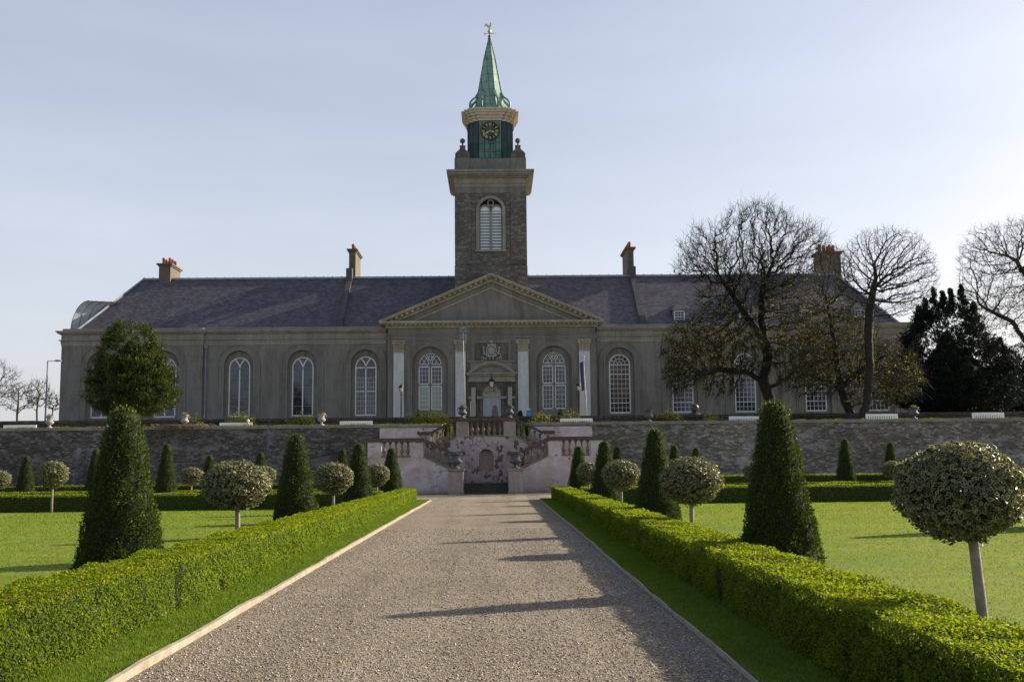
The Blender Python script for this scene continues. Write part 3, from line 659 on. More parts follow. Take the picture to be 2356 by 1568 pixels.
# ------------------------------------------------------------------ double staircase
XS = -.52
st = thing('garden_staircase', 'double stone staircase with balustrades and peeling pink plaster in the middle of the wall', 'staircase', (XS, 57, 0))
def mir(x, s): return XS+s*(x)
YF, YU = 56.6, 57.9
for s in (-1, 1):
    X = lambda d: XS+s*d
    # outer flank: plaster wall with a sloping top, front face YF
    pts = [(X(6.37), 0), (X(6.37), 1.93), (X(3.37), 1.93), (X(2.02), 1.28), (X(1.15), 1.02), (X(1.15), 0)]
    mb = MB().prism(pts[::s], YF, YF+.32)
    mb.box(min(X(6.37), X(6.05)), max(X(6.37), X(6.05)), YF+.32, 59.0, 0, 1.93)
    mb.box(min(X(6.37), X(3.6)), max(X(6.37), X(3.6)), YF+.33, 58.98, 0, 1.80)
    part('stair_wall', mb, 'plasterpale', st)
    for a, b in ((6.37, 5.65), (4.07, 3.37)):
        part('pier', MB().box(min(X(a), X(b)), max(X(a), X(b)), YF-.012, YF+.34, 1.93, 2.77), 'plasterpale', st)
    part('pier', MB().box(min(X(1.54), X(1.15)), max(X(1.54), X(1.15)), YF-.012, YF+.34, 0, 2.02), 'plasterdark', st)
    cp = [(X(6.42), 2.77), (X(3.42), 2.77), (X(1.86), 2.03), (X(1.12), 2.03), (X(1.12), 2.2), (X(1.83), 2.2), (X(3.36), 2.97), (X(6.42), 2.97)]
    part('coping', MB().prism(cp[::-s], YF-.09, YF+.41), 'copestone', st)
    # plinths under the balusters
    part('plinth', MB().box(min(X(5.65), X(4.07)), max(X(5.65), X(4.07)), YF-.03, YF+.345, 1.93, 2.02), 'balstone', st)
    sp = [(X(3.37), 1.92), (X(3.37), 2.02), (X(1.54), 1.24), (X(1.54), 1.10)]
    part('plinth', MB().prism(sp[::s], YF-.03, YF+.345), 'balstone', st)
    # front flight steps rising outwards behind the flank
    mb = MB()
    for k in range(10):
        xa = 1.25+k*.235; z = .52+(k+1)*.138
        mb.box(min(X(xa), X(3.62)), max(X(xa), X(3.62)), YF+.33, YU-.02, z-.138, z)
    part('stair_flight', mb, 'step', st)
    # upper wall under the second flight
    pts = [(X(0.72), 0.5), (X(0.72), 3.05), (X(1.65), 3.05), (X(2.52), 2.60), (X(3.6), 2.0), (X(3.6), .5)]
    part('niche_wall', MB().prism(pts[::-s], YU, YU+.35), 'plaster', st)
    part('pier', MB().box(min(X(.97), X(1.65)), max(X(.97), X(1.65)), YU-.03, YU+.38, 3.05, 3.9), 'plasterdark', st)
    part('pier', MB().box(min(X(3.05), X(3.72)), max(X(3.05), X(3.72)), YU-.02, YU+.37, 2.0, 3.18), 'plaster', st)
    sp = [(X(1.65), 2.99), (X(1.65), 3.12), (X(3.05), 2.42), (X(3.05), 2.28)]
    part('plinth', MB().prism(sp[::-s], YU-.03, YU+.38), 'balstone', st)
    cp = [(X(1.70), 3.9), (X(3.10), 3.19), (X(3.80), 3.19), (X(3.80), 3.34), (X(3.05), 3.34), (X(1.62), 4.08)]
    part('coping', MB().prism(cp[::s], YU-.10, YU+.45), 'copestone', st)
    mb = MB()
    for k in range(8):
        xa = 3.6-k*.24; z = 2.0+(k+1)*.14
        mb.box(min(X(xa), X(1.6)), max(X(xa), X(1.6)), YU+.36, 58.98, z-.14, z)
    part('stair_flight', mb, 'step', st)
    # lower pedestal with plinth and cap, low wing wall behind
    xc = XS+s*1.55
    mb = MB().box(xc-.375, xc+.375, 54.4, 55.15, .14, 1.17)
    mb.box(xc-.33, xc+.33, 55.16, YF-.02, 0, 1.05)
    part('pedestal', mb, 'plasterdark', st)
    mb = MB().box(xc-.42, xc+.42, 54.35, 55.2, 0, .14).box(xc-.41, xc+.41, 54.36, 55.19, 1.17, 1.22).box(xc-.46, xc+.46, 54.31, 55.24, 1.22, 1.31)
    part('pedestal_cap', mb, 'granite', st)
part('niche_wall', MB().wall(XS-.72, XS+.72, .5, 3.05, YU, [(XS, .4, 1.12, 1.96)], .28), 'plaster', st)
mb = MB(); mb.box(XS-.72, XS+.72, YU+.29, YU+.4, .5, 3.05)
part('niche_back', mb, 'plasterdark', st)
part('platform', MB().box(XS-1.9, XS+1.9, YU+.42, 59.1, 2.9, 3.05), 'step', st)
part('plinth', MB().box(XS-.97, XS+.97, YU-.03, YU+.38, 3.05, 3.12), 'balstone', st)
part('coping', MB().box(XS-1.62, XS+1.62, YU-.10, YU+.45, 3.9, 4.08), 'copestone', st)
part('landing', MB().box(XS-3.0, XS+3.0, YF+.36, YU-.03, 0, .52).box(XS-1.13, XS+1.13, 55.7, YF+.36, 0, .52), 'step', st)
for k in range(4):
    part('step', MB().box(XS-1.18, XS+1.18, 54.65+k*.3, 55.95, k*.13-.02*(k == 0), (k+1)*.13-.004), 'step', st, bevel=.012)
def bal_mesh(h):
    pr = [(.085, 0), (.085, .05), (.05, .07), (.055, .12), (.10, .26), (.105, .33), (.085, .43), (.05, .58), (.04, .70), (.055, .73), (.04, .76), (.05, .82), (.085, .90), (.085, 1)]
    b = MB().lathe((0, 0, 0), [(r*.95, z*h) for r, z in pr], 10)
    b.box(-.09, .09, -.09, .09, 0, h*.05).box(-.09, .09, -.09, .09, h*.93, h)
    me = bpy.data.meshes.new('baluster'); me.from_pydata(b.v, [], b.f); me.update(); me.shade_smooth(); me.materials.append(M['balstone']); return me
bm1 = bal_mesh(.75); bm2 = bal_mesh(.78)
def bal(x, y, z, me):
    o = bpy.data.objects.new('baluster', me); C.objects.link(o); o.parent = st; o.location = Vector((x, y, z))-BASE[st.name]
for s in (-1, 1):
    for k in range(5): bal(XS+s*(5.5-k*.32), YF+.16, 2.02, bm1)
    for k in range(5):
        d = 3.2-k*.36; bal(XS+s*d, YF+.16, 2.02-(3.37-d)*.43+.0, bm1)
    for k in range(5):
        d = 1.82+k*.29; bal(XS+s*d, YU+.17, 3.10-(d-1.65)*.5-.02, bm2)
for k in range(6): bal(XS-.78+k*.312, YU+.17, 3.12, bm2)
# plaster surround panels on the retaining wall
for a, b, l in ((-6.5, -3.05, 0), (1.95, 5.45, 0)):
    part('plaster_panel', MB().box(a, b, 58.9, 58.99, 2.0, 3.6), 'plasterpale', st)

# ------------------------------------------------------------------ urns with flowers
def urn_parts(u, mat, squat=1.0):
    pr = [(.13, 0), (.13, .04), (.06, .07), (.05, .13), (.08, .16), (.17, .22), (.20, .29), (.165, .33), (.145, .36), (.145, .48), (.16, .52), (.205, .555), (.205, .58), (.17, .58), (.15, .52)]
    n = 28; mb = MB(); vs = []; fs = []
    for i, (r, z) in enumerate(pr):
        for k in range(n):
            a = 2*math.pi*k/n; rr = r*(1+(.05 if .15 < z < .31 else 0)*math.cos(14*a)); vs.append((rr*math.cos(a)*squat, rr*math.sin(a)*squat, z))
    for i in range(len(pr)-1):
        for k in range(n): fs.append((i*n+k, i*n+(k+1) % n, (i+1)*n+(k+1) % n, (i+1)*n+k))
    fs.append(tuple(range((len(pr)-1)*n, len(pr)*n))); mb.add(vs, fs)
    part('bowl', mb, mat, u, True, False)
    for s in (-1, 1):
        pts = [(s*(.15*squat+.09*math.sin(math.pi*t)+.03*math.sin(2*math.pi*t)), 0, .33+.26*t+.05*math.sin(math.pi*t*1.5)) for t in [i/9 for i in range(10)]]
        part('handle', MB().tube(pts, .014, 6), mat, u, True, False)
GU = 'urns along the terrace coping'
u0 = thing('stone_urn', '', 'urn', (0, 0, 0), GU); urn_parts(u0, 'urnstone')
u1 = thing('stone_urn', '', 'urn', (0, 0, 0), GU); urn_parts(u1, 'urn', 1.25)
def flowers(loc, r, pet, label, seed=0, h=.16):
    f = thing('flowers', label, 'flowers', loc, 'flowers planted in the urns')
    n = 160; a = rng.uniform(0, 6.28, n); rr = r*np.sqrt(rng.random(n)); z = h*rng.random(n)*(1-.4*rr/r)
    P = np.stack([rr*np.cos(a), rr*np.sin(a), z], 1)
    link('leaves', leaves('leaves', P, np.stack([np.cos(a), np.sin(a), np.ones(n)], 1), .07, .5, 1), M['shrub'], f)
    mb = MB()
    for k in range(16):
        a_, q = random.uniform(0, 6.28), r*math.sqrt(random.random()); c = (q*math.cos(a_), q*math.sin(a_), h*random.uniform(.6, 1.1))
        for j in range(5):
            b_ = j*1.257; d = (math.cos(b_)*.028, math.sin(b_)*.028)
            mb.add([c, (c[0]+d[0]-d[1]*.5, c[1]+d[1]+d[0]*.5, c[2]+.012), (c[0]+d[0]*1.5, c[1]+d[1]*1.5, c[2]+.02), (c[0]+d[0]+d[1]*.5, c[1]+d[1]-d[0]*.5, c[2]+.012)], [(0, 1, 2, 3)])
    part('petals', mb, pet, f, False, False)
first = {0: True, 1: True}
def urn(kind, loc, sc, label, pet, flabel):
    src = (u0, u1)[kind]
    if first[kind]: o = src; first[kind] = False
    else: o = copy_tree(src)
    o.location = loc; o.scale = (sc,)*3; o['label'] = label
    if pet: flowers((loc[0], loc[1], loc[2]+.54*sc), .15*sc, pet, flabel)
cop = 3.8
for kind, x, sc, lab, pet, fl in (
    (0, 114, 1.12, 'pinkish stone urn on the coping near the left edge, below the street lamp', 'petal_r', 'few red flowers in the urn below the street lamp'),
    (0, 425, 1.12, 'pinkish stone urn with yellow flowers on the coping above the dry creeper', 'petal_y', 'yellow flowers in the urn above the dry creeper'),
    (0, 740, 1.12, 'pinkish stone urn with red and yellow flowers right of two shrubs', 'petal_r', 'red flowers in the urn between the shrubs and a white bench'),
    (1, 1493, 1.05, 'dark grey urn on the coping before the bright green shrub on the right', 'shrub', 'green plant in the grey urn beside the bright green shrub'),
    (1, 1809, 1.05, 'grey urn with red flowers right behind the tip of the huge right yew cone', 'petal_r', 'red flowers in the urn behind the tip of the right yew cone'),
    (1, 2104, 1.12, 'dark grey urn with orange flowers between two benches at the far right', 'petal_y', 'orange and yellow flowers in the urn at the far right')):
    p = at(x, 978, 59.2); urn(kind, (p.x, 59.2, 3.8 if x < 1100 else 3.84), sc, lab, pet, fl)
urn(1, (XS-1.31, YU+.17, 4.08), 1.05, 'grey urn on the left pier of the upper balustrade, below the tall pole', 'petal_p', 'purple and yellow flowers in the urn below the tall pole')
urn(1, (XS+1.29, YU+.17, 4.08), 1.05, 'grey urn on the right pier of the upper balustrade, beside the door', 'shrub', 'green plants in the urn right of the door')
urn(1, (XS-1.55, 54.78, 1.31), 1.35, 'grey urn on the left pedestal at the foot of the staircase', 'petal_r', 'red flowers in the urn on the left stair pedestal')
urn(1, (XS+1.55, 54.78, 1.31), 1.35, 'grey urn on the right pedestal at the foot of the staircase', 'petal_y', 'orange and yellow flowers in the urn on the right stair pedestal')

# ------------------------------------------------------------------ white slatted benches
def bench_parts(b, L=1.95):
    h = L/2
    mb = MB()
    for k in range(4): mb.box(-h+.05, h-.05, -.02+k*.12, .07+k*.12, .43, .455)
    part('seat', mb, 'bench', b, world=False)
    mb = MB().box(-h, h, .44, .48, .86, .98).box(-h+.05, h-.05, .445, .475, .47, .52)
    n = 17
    for k in range(n):
        x = -h+.12+k*(L-.24)/(n-1); mb.box(x-.03, x+.03, .447, .473, .52, .86)
    mb.box(-.03, .03, .442, .478, .52, .86)
    part('backrest', mb, 'bench', b, world=False)
    for x in (-h+.03, h-.03):
        for y in (0, .46): part('leg', MB().box(x-.035, x+.035, y-.03, y+.03, 0, .64 if y == 0 else .97), 'bench', b, world=False)
        part('armrest', MB().box(x-.045, x+.045, -.06, .43, .64, .675), 'bench', b, world=False)
GBn = 'white benches on the terrace'
bench0 = None
for x0, x1, yt, lab in ((8, 85, 977, 'white slatted bench at the far left edge of the terrace'),
        (246, 321, 974, 'white slatted bench mostly hidden behind the top of the huge left yew cone'),
        (506, 580, 971.5, 'white slatted bench with a white-haired person sitting on its right end'),
        (782, 857, 968, 'empty white slatted bench left of the staircase'),
        (1289, 1363, 962, 'empty white slatted bench right of the staircase'),
        (1678, 1752, 957, 'slightly turned white bench partly behind the top of the huge right yew cone'),
        (1993, 2063, 951.5, 'white slatted bench on the right, left of the dark urn'),
        (2237, 2308, 948.5, 'white slatted bench near the right edge, in front of the white car')):
    Y = 63.2; p = at((x0+x1)/2, yt, Y)
    if bench0 is None:
        o = bench0 = thing('garden_bench', lab, 'bench', (0, 0, 0), GBn); bench_parts(o)
    else: o = copy_tree(bench0, label=lab)
    o.location = (p.x, Y-.48, 3.1); o.scale = (1, 1, (p.z-3.1)/.98)
    if x0 == 1678: o.rotation_euler.z = R(12)

# ------------------------------------------------------------------ seated person
def person():
    p0 = at(570.5, 972, 62.95); root = thing('person', 'white-haired person in dark clothes sitting on the right end of a white bench', 'person', (p0.x, 62.95, 3.1))
    def skin(name, V, E, rad, mat, sub=2):
        me = bpy.data.meshes.new(name); me.from_pydata(V, E, []); o = bpy.data.objects.new(name, me); C.objects.link(o)
        sk = o.modifiers.new('s', 'SKIN'); o.modifiers.new('u', 'SUBSURF').levels = sub
        for v, r in zip(me.skin_vertices[0].data, rad): v.radius = r if hasattr(r, '__len__') else (r, r)
        me.skin_vertices[0].data[0].use_root = True
        dg = bpy.context.evaluated_depsgraph_get(); m2 = bpy.data.meshes.new_from_object(o.evaluated_get(dg)); bpy.data.objects.remove(o)
        m2.name = name; m2.shade_smooth(); m2.materials.clear(); return link(name, m2, M[mat], root)
    V = [(0, 0, .5), (0, .02, .66), (0, .02, .82), (0, 0, .93), (0, -.01, .98), (0, -.02, 1.06), (0, -.02, 1.16)]; E = [(i, i+1) for i in range(6)]
    rad = [(.15, .11), (.14, .10), (.16, .10), (.12, .08), (.055, .055), (.075, .09), (.07, .085)]
    for s in (-1, 1):
        b = len(V)
        V += [(s*.17, 0, .88), (s*.22, -.04, .64), (s*.16, -.26, .56), (s*.15, -.33, .55)]; E += [(3, b), (b, b+1), (b+1, b+2), (b+2, b+3)]; rad += [.06, .048, .035, .03]
        for k in range(5):      # fingers and thumb
            c = len(V); dx = s*(-.03+k*.016); tl = (.05, .06, .065, .055, .045)[k] if k else .04
            V += [(s*.15+dx*1.0, -.37, .55), (s*.15+dx*1.15, -.37-tl*.6, .54), (s*.15+dx*1.15, -.37-tl, .515)]
            E += [(b+3, c), (c, c+1), (c+1, c+2)]; rad += [.011, .009, .008]
        b = len(V)
        V += [(s*.10, -.03, .50), (s*.13, -.45, .50), (s*.13, -.47, .12), (s*.13, -.50, .05), (s*.13, -.64, .035)]
        E += [(0, b), (b, b+1), (b+1, b+2), (b+2, b+3), (b+3, b+4)]; rad += [.085, .06, .042, .04, .035]
    body = skin('body', V, E, rad, 'skin')
    # clothing shells
    V = [(0, 0, .48), (0, .02, .66), (0, .02, .82), (0, 0, .92)]; E = [(0, 1), (1, 2), (2, 3)]; rad = [(.165, .125), (.155, .115), (.175, .115), (.13, .09)]
    for s in (-1, 1):
        b = len(V); V += [(s*.17, 0, .88), (s*.22, -.04, .64), (s*.165, -.24, .565)]; E += [(3, b), (b, b+1), (b+1, b+2)]; rad += [.072, .06, .045]
    skin('jumper', V, E, rad, 'shirt')
    V = [(0, 0, .49)]; E = []; rad = [(.16, .12)]
    for s in (-1, 1):
        b = len(V); V += [(s*.10, -.03, .50), (s*.13, -.45, .50), (s*.13, -.47, .09)]; E += [(0, b), (b, b+1), (b+1, b+2)]; rad += [.096, .072, .055]
    skin('trousers', V, E, rad, 'trousers')
    part('hair', MB().lathe((0, .012, 1.10), [(.082, -.03), (.094, .03), (.092, .08), (.07, .12), (.03, .14), (.002, .145)], 12, 1, 1.12, cap=True), 'hair', root, True, False)
    mb = MB().lathe((0, -.112, 1.075), [(.002, -.02), (.014, -.015), (.01, .02), (.002, .03)], 6); part('nose', mb, 'skin', root, True, False)
    for s in (-1, 1):
        part('eye', MB().sphere((s*.03, -.098, 1.11), .010, 8, 6), 'black', root, True, False)
        part('ear', MB().lathe((s*.082, 0, 1.06), [(.004, -.03), (.014, -.01), (.018, .02), (.006, .04)], 6, .6, 1), 'skin', root, True, False)
    part('mouth', MB().box(-.022, .022, -.108, -.100, 1.038, 1.044), 'petal_r', root, False, False)
    root.scale = (1, 1, 1.0)
person()

# ------------------------------------------------------------------ lamps, pole, banner, signs, car, sculpture
def lamp_parts(t, H):
    mb = MB().lathe((0, 0, 0), [(.16, 0), (.16, .25), (.10, .32), (.11, .8), (.06, .9), (.055, H*.6), (.045, H-.95), (.07, H-.93), (.04, H-.86), (.05, H-.74)], 10)
    part('post', mb, 'black', t, True, False)
    for s in (-1, 1): part('ladder_arm', MB().tube([(0, 0, H-.98), (s*.16, 0, H-.98)], .015, 5), 'black', t, True, False)
    part('glass', MB().lathe((0, 0, H-.72), [(.12, 0), (.20, .40)], 6), 'lanternglass', t, False, False)
    mb = MB()
    for k in range(6):
        a = k*math.pi/3; mb.tube([(.13*math.cos(a), .13*math.sin(a), H-.72), (.215*math.cos(a), .215*math.sin(a), H-.31)], .02, 4)
    mb.lathe((0, 0, H-.75), [(.13, 0), (.13, .045)], 6).lathe((0, 0, H-.32), [(.27, 0), (.25, .07), (.13, .24), (.07, .27), (.08, .33), (.002, .42)], 6)
    part('lantern_frame', mb, 'black', t, False, False)
l0 = thing('lamp_post', 'black lantern lamp post before the leftmost white pilaster', 'street lamp', (0, 0, 4.3), 'old lantern lamp posts before the building')
p = at(923, 884, 100); lamp_parts(l0, p.z-4.3); l0.location = (p.x, 100, 4.3)
p = at(1331, 879, 100); copy_tree(l0, loc=(p.x, 100, 4.3), label='black lantern lamp post before the rightmost white pilaster, left of the navy banner')

p = at(1070, 962, 76); q = at(1065, 753, 76)
t = thing('floodlight_pole', 'tall thin pale pole carrying box-shaped floodlights, before the second white pilaster', 'pole', (p.x, 76, 4.3))
part('pole', MB().tube([(p.x, 76, 4.3), (q.x, 76, q.z)], [.042, .03], 8), 'pole', t, True)
for s, zz in ((-1, 0), (1, .02), (-1, -.48), (1, -.46)):
    c = (q.x+s*.15, 76, q.z-.22+zz)
    part('floodlight', MB().box(c[0]-.09, c[0]+.09, 75.9, 76.1, c[2]-.19, c[2]+.19), 'pipe', t)
    part('bracket', MB().box(min(q.x, c[0])-.0, max(q.x, c[0]), 75.985, 76.015, c[2]-.235, c[2]-.2), 'black', t)

p = at(1350, 960, 98); q = at(1342.5, 823, 98)
t = thing('banner_pole', 'pale pole with a narrow navy banner covered in small white lettering', 'banner', (p.x, 98, 4.3))
part('pole', MB().tube([(p.x+.03, 98, 4.3), (q.x, 98, q.z)], [.09, .06], 8), 'pole', t, True)
part('finial', MB().sphere((q.x, 98, q.z+.08), .12), 'pole', t, True)
a = at(1336.7, 829, 98); b = at(1340.5, 898, 98)
mb = MB(); dy = .9
mb.add([(a.x-.06, 98+dy, a.z-.15), (a.x+.34, 98, a.z), (b.x+.34, 98, b.z+.1), (b.x-.02, 98+dy, b.z)], [(0, 1, 2, 3)])
mb.add([(a.x-.04, 98+dy+.02, a.z-.15), (a.x+.36, 98.02, a.z), (b.x+.36, 98.02, b.z+.1), (b.x, 98+dy+.02, b.z)], [(3, 2, 1, 0)])
bn = part('banner', mb, 'navy', t)
mb = MB()
for col in range(2):
    for k in range(26):
        if col == 0 and k > 3 and k < 5: continue
        u = .35+col*.3; v = .18+k*.031; L0 = Vector((a.x-.075, 98+dy-.01, a.z-.15)); L1 = Vector((a.x+.325, 97.99, a.z)); D0 = Vector((b.x-.035, 98+dy-.01, b.z)); D1 = Vector((b.x+.325, 97.99, b.z+.1))
        def q_(u, v): return (L0.lerp(L1, u)).lerp(D0.lerp(D1, u), v)
        dv = random.choice((.004, .006, .008)); mb.add([q_(u, v), q_(u+.05, v), q_(u+.05, v+dv), q_(u, v+dv)], [(0, 1, 2, 3)])
part('lettering', mb, 'whitepaint', bn)

p = at(1217, 950, 84); t = thing('info_sign', 'small blue sign panel on a post right of the door', 'sign', (p.x, 84, 4.3))
q = at(1217, 942, 84)
part('post', MB().box(p.x+.02, p.x+.10, 84, 84.06, 4.3, q.z-.02), 'bluesign', t)
part('panel', MB().add([(p.x-.23, 83.97, q.z-.58), (p.x+.13, 83.9, q.z-.55), (p.x+.17, 83.9, q.z), (p.x-.2, 83.97, q.z-.05), (p.x-.23, 84, q.z-.58), (p.x+.13, 83.93, q.z-.55), (p.x+.17, 83.93, q.z), (p.x-.2, 84, q.z-.05)],
    [(0, 1, 2, 3), (7, 6, 5, 4), (0, 4, 5, 1), (1, 5, 6, 2), (2, 6, 7, 3), (3, 7, 4, 0)]), 'bluesign', t)
part('panel_edge', MB().box(p.x-.22, p.x+.18, 83.88, 84.0, q.z, q.z+.04), 'white', t)

for x, lab in ((1065.5, 'thin pale post left of the door'), (1118, 'thin short pale post before the left part of the door surround')):
    pass
p = at(1083, 950, 100); mb = MB().tube([(p.x, 100, 4.3), (p.x, 100, at(1083, 922, 100).z)], .035, 6)
tag(part('guide_post', mb, 'pole'), 'thin pale upright post just left of the door', 'post')
p = at(1132, 955, 72); mb = MB().tube([(p.x, 72, 4.3), (p.x, 72, at(1132, 954, 72).z)], .03, 6)
# mottled sculpture at the right door jamb
p = at(1139, 950, 104); q = at(1139, 931, 104)
t = thing('carved_post', 'mottled dark carved sculpture at the right side of the door', 'sculpture', (p.x, 104, 4.3))
H = q.z-4.3
part('figure', MB().lathe((0, 0, 0), [(.34, 0), (.36, .2*H), (.28, .35*H), (.36, .55*H), (.30, .7*H), (.34, .8*H), (.2, .88*H), (.22, .95*H), (.02, H)], 9), 'darkstone', t, True, False)

p = at(1598, 940, 69); t = thing('ball_sculpture', 'dark bronze ball on a domed base behind the low wall on the right', 'sculpture', (p.x, 69, 4.3))
q = at(1598, 938, 69)
part('ball', MB().sphere((p.x, 69, q.z), .29, 24, 16), 'bronze', t, True)
part('domed_base', MB().lathe((p.x, 69, 4.3), [(.62, 0), (.6, .1), (.5, .24), (.3, q.z-4.3-.3), (.12, q.z-4.3-.24)], 20), 'bronze', t, True)

# parked car, only its roof shows above the low wall
def car(x, y, z0, label):
    t = thing('parked_car', label, 'car', (x, y, z0))
    prof = [(-2.1, .35), (-2.15, .65), (-2.0, .85), (-1.1, .95), (-.5, 1.38), (-.2, 1.46), (.9, 1.46), (1.4, 1.36), (1.95, .98), (2.15, .9), (2.15, .4), (1.9, .28), (-1.9, .28)]
    mb = MB().prism([(x+a, z0+b) for a, b in prof][::-1], y-.82, y+.82); part('body', mb, 'carpaint', t, bevel=.09)
    g = [(-.93, .98), (-.45, 1.36), (-.15, 1.42), (.85, 1.42), (1.28, 1.33), (1.65, 1.0)]
    part('side_window', MB().prism([(x+a, z0+b-.03) for a, b in g][::-1], y-.835, y-.825), 'carglass', t)
    part('side_window', MB().prism([(x+a, z0+b-.03) for a, b in g][::-1], y+.825, y+.835), 'carglass', t)
    part('windscreen', MB().add([(x-1.07, y-.66, z0+.98), (x-1.07, y+.66, z0+.98), (x-.55, y+.58, z0+1.385), (x-.55, y-.58, z0+1.385)], [(0, 1, 2, 3)]), 'carglass', t)
    for a in (-1.35, 1.35):
        for s in (-1, 1):
            wv = MB().tube([(x+a, y+s*.70, z0+.31), (x+a, y+s*.84, z0+.31)], .31, 20)
            wh = part('wheel', wv, 'rubber', t); part('rim', MB().tube([(x+a, y+s*.845, z0+.31), (x+a, y+s*.85, z0+.31)], .19, 12), 'pole', wh)
    for s in (-1, 1): part('headlight', MB().box(x-2.16, x-2.05, y+s*.6-.15, y+s*.6+.15, z0+.62, z0+.75), 'pole', t)
p = at(2331, 940, 84); q = at(2331, 939.5, 84)
car(p.x+.9, 84, q.z-1.42, 'white car roof just showing above the low wall at the right edge')

p = at(103, 965, 105); q = at(110, 830, 105); r_ = at(139, 831, 105)
t = thing('street_lamp', 'tall grey street lamp with a horizontal arm left of the building', 'street lamp', (p.x, 105, 4.3))
part('pole', MB().tube([(p.x, 105, 4.3), (p.x+.02, 105, 5.8), (p.x+.3*(q.x-p.x)+.02, 105, 5.9), (q.x, 105, q.z)], [.14, .13, .09, .07], 8), 'pipe', t, True)
part('arm', MB().tube([(q.x, 105, q.z), (r_.x-.5, 105, q.z)], .035, 6), 'pipe', t, True)
part('lamp_head', MB().lathe((r_.x-.25, 105, q.z-.08), [(.1, 0), (.32, .04), (.34, .1), (.2, .2)], 10, 1.2, .5), 'lead', t, True)
# ------------------------------------------------------------------ the building
XB = -.33
hb = thing('hospital_building', 'long grey rendered historic building with slate roof, white pilasters, pediment and clock tower', 'building', (XB, 112, 4.3))
ZF = 4.2; WH = 14.24
def wing_ops(cs): return [(c, 1.53, 6.35, 12.1) for c in cs]
left_pav, left_mid = (-41.3, -34.7), (-27.0, -20.33, -13.68)
right_mid, right_pav = (13.25, 19.93, 26.6), (34.05, 40.7)
secs = [(-45.55, -30.75, 109.75, left_pav), (-30.75, -11.24, 110, left_mid), (10.62, 30.3, 110, right_mid), (30.3, 44.95, 109.75, right_pav)]
wl = MB()
for x0, x1, y, cs in secs: wl.wall(x0, x1, ZF, WH, y, wing_ops(cs), .36)
wl.wall(-11.24, 10.62, ZF, 14.4, 109, [(-6.79, 1.88, 6.6, 11.9), (6.2, 1.88, 6.6, 11.9)], .4)
for a, b in ((-11.24, 109), (10.62, 109)): wl.add([(a, 109, ZF), (a, 110.2, ZF), (a, 110.2, 14.4), (a, 109, 14.4)], [(0, 1, 2, 3)])
for a in (-30.75, 30.3): wl.add([(a, 109.75, ZF), (a, 110, ZF), (a, 110, WH), (a, 109.75, WH)], [(0, 1, 2, 3)])
for a in (-45.55, 44.95): wl.add([(a, 109.75, ZF), (a, 125.5, ZF), (a, 125.5, WH), (a, 109.75, WH)], [(0, 1, 2, 3)])
wl.add([(-45.55, 125.5, ZF), (44.95, 125.5, ZF), (44.95, 125.5, 16), (-45.55, 125.5, 16)], [(0, 1, 2, 3)])
part('wall', wl, 'render', hb)
# mouldings around the arches, keystones, inner plates
allw = [(c, 109.75) for c in left_pav+right_pav]+[(c, 110) for c in left_mid+right_mid]
allw.sort()
for c, y in allw:
    mo = MB(); pl = MB()
    mo.arcring(c, 12.1, 1.54, 1.72, y-.10, y, n=20); mo.arcring(c, 12.1, 1.72, 2.12, y-.045, y, n=20); mo.arcring(c, 12.1, 2.12, 2.24, y-.13, y, n=20)
    for s in (-1, 1):
        for a, b, d in ((1.54, 1.72, .10), (1.72, 2.12, .045), (2.12, 2.24, .13)):
            mo.box(min(c+s*a, c+s*b), max(c+s*a, c+s*b), y-d, y, 4.9, 12.1)
    pl.wall(c-1.6, c+1.6, 6.2, 13.8, y+.36, [(c, 1.13, 6.66, 11.83)], .2)
    pl.prism([(c-.14, 12.98), (c+.14, 12.98), (c+.22, 13.5), (c-.22, 13.5)], y+.2, y+.358)
    pl.arcring(c, 11.83, 1.14, 1.28, y+.30, y+.358, n=18)
    pl.box(c-1.6, c+1.6, y-.1, y+.357, 6.2, 6.36)
    part('arch_moulding', mo, 'render', hb); part('window_surround', pl, 'render', hb)

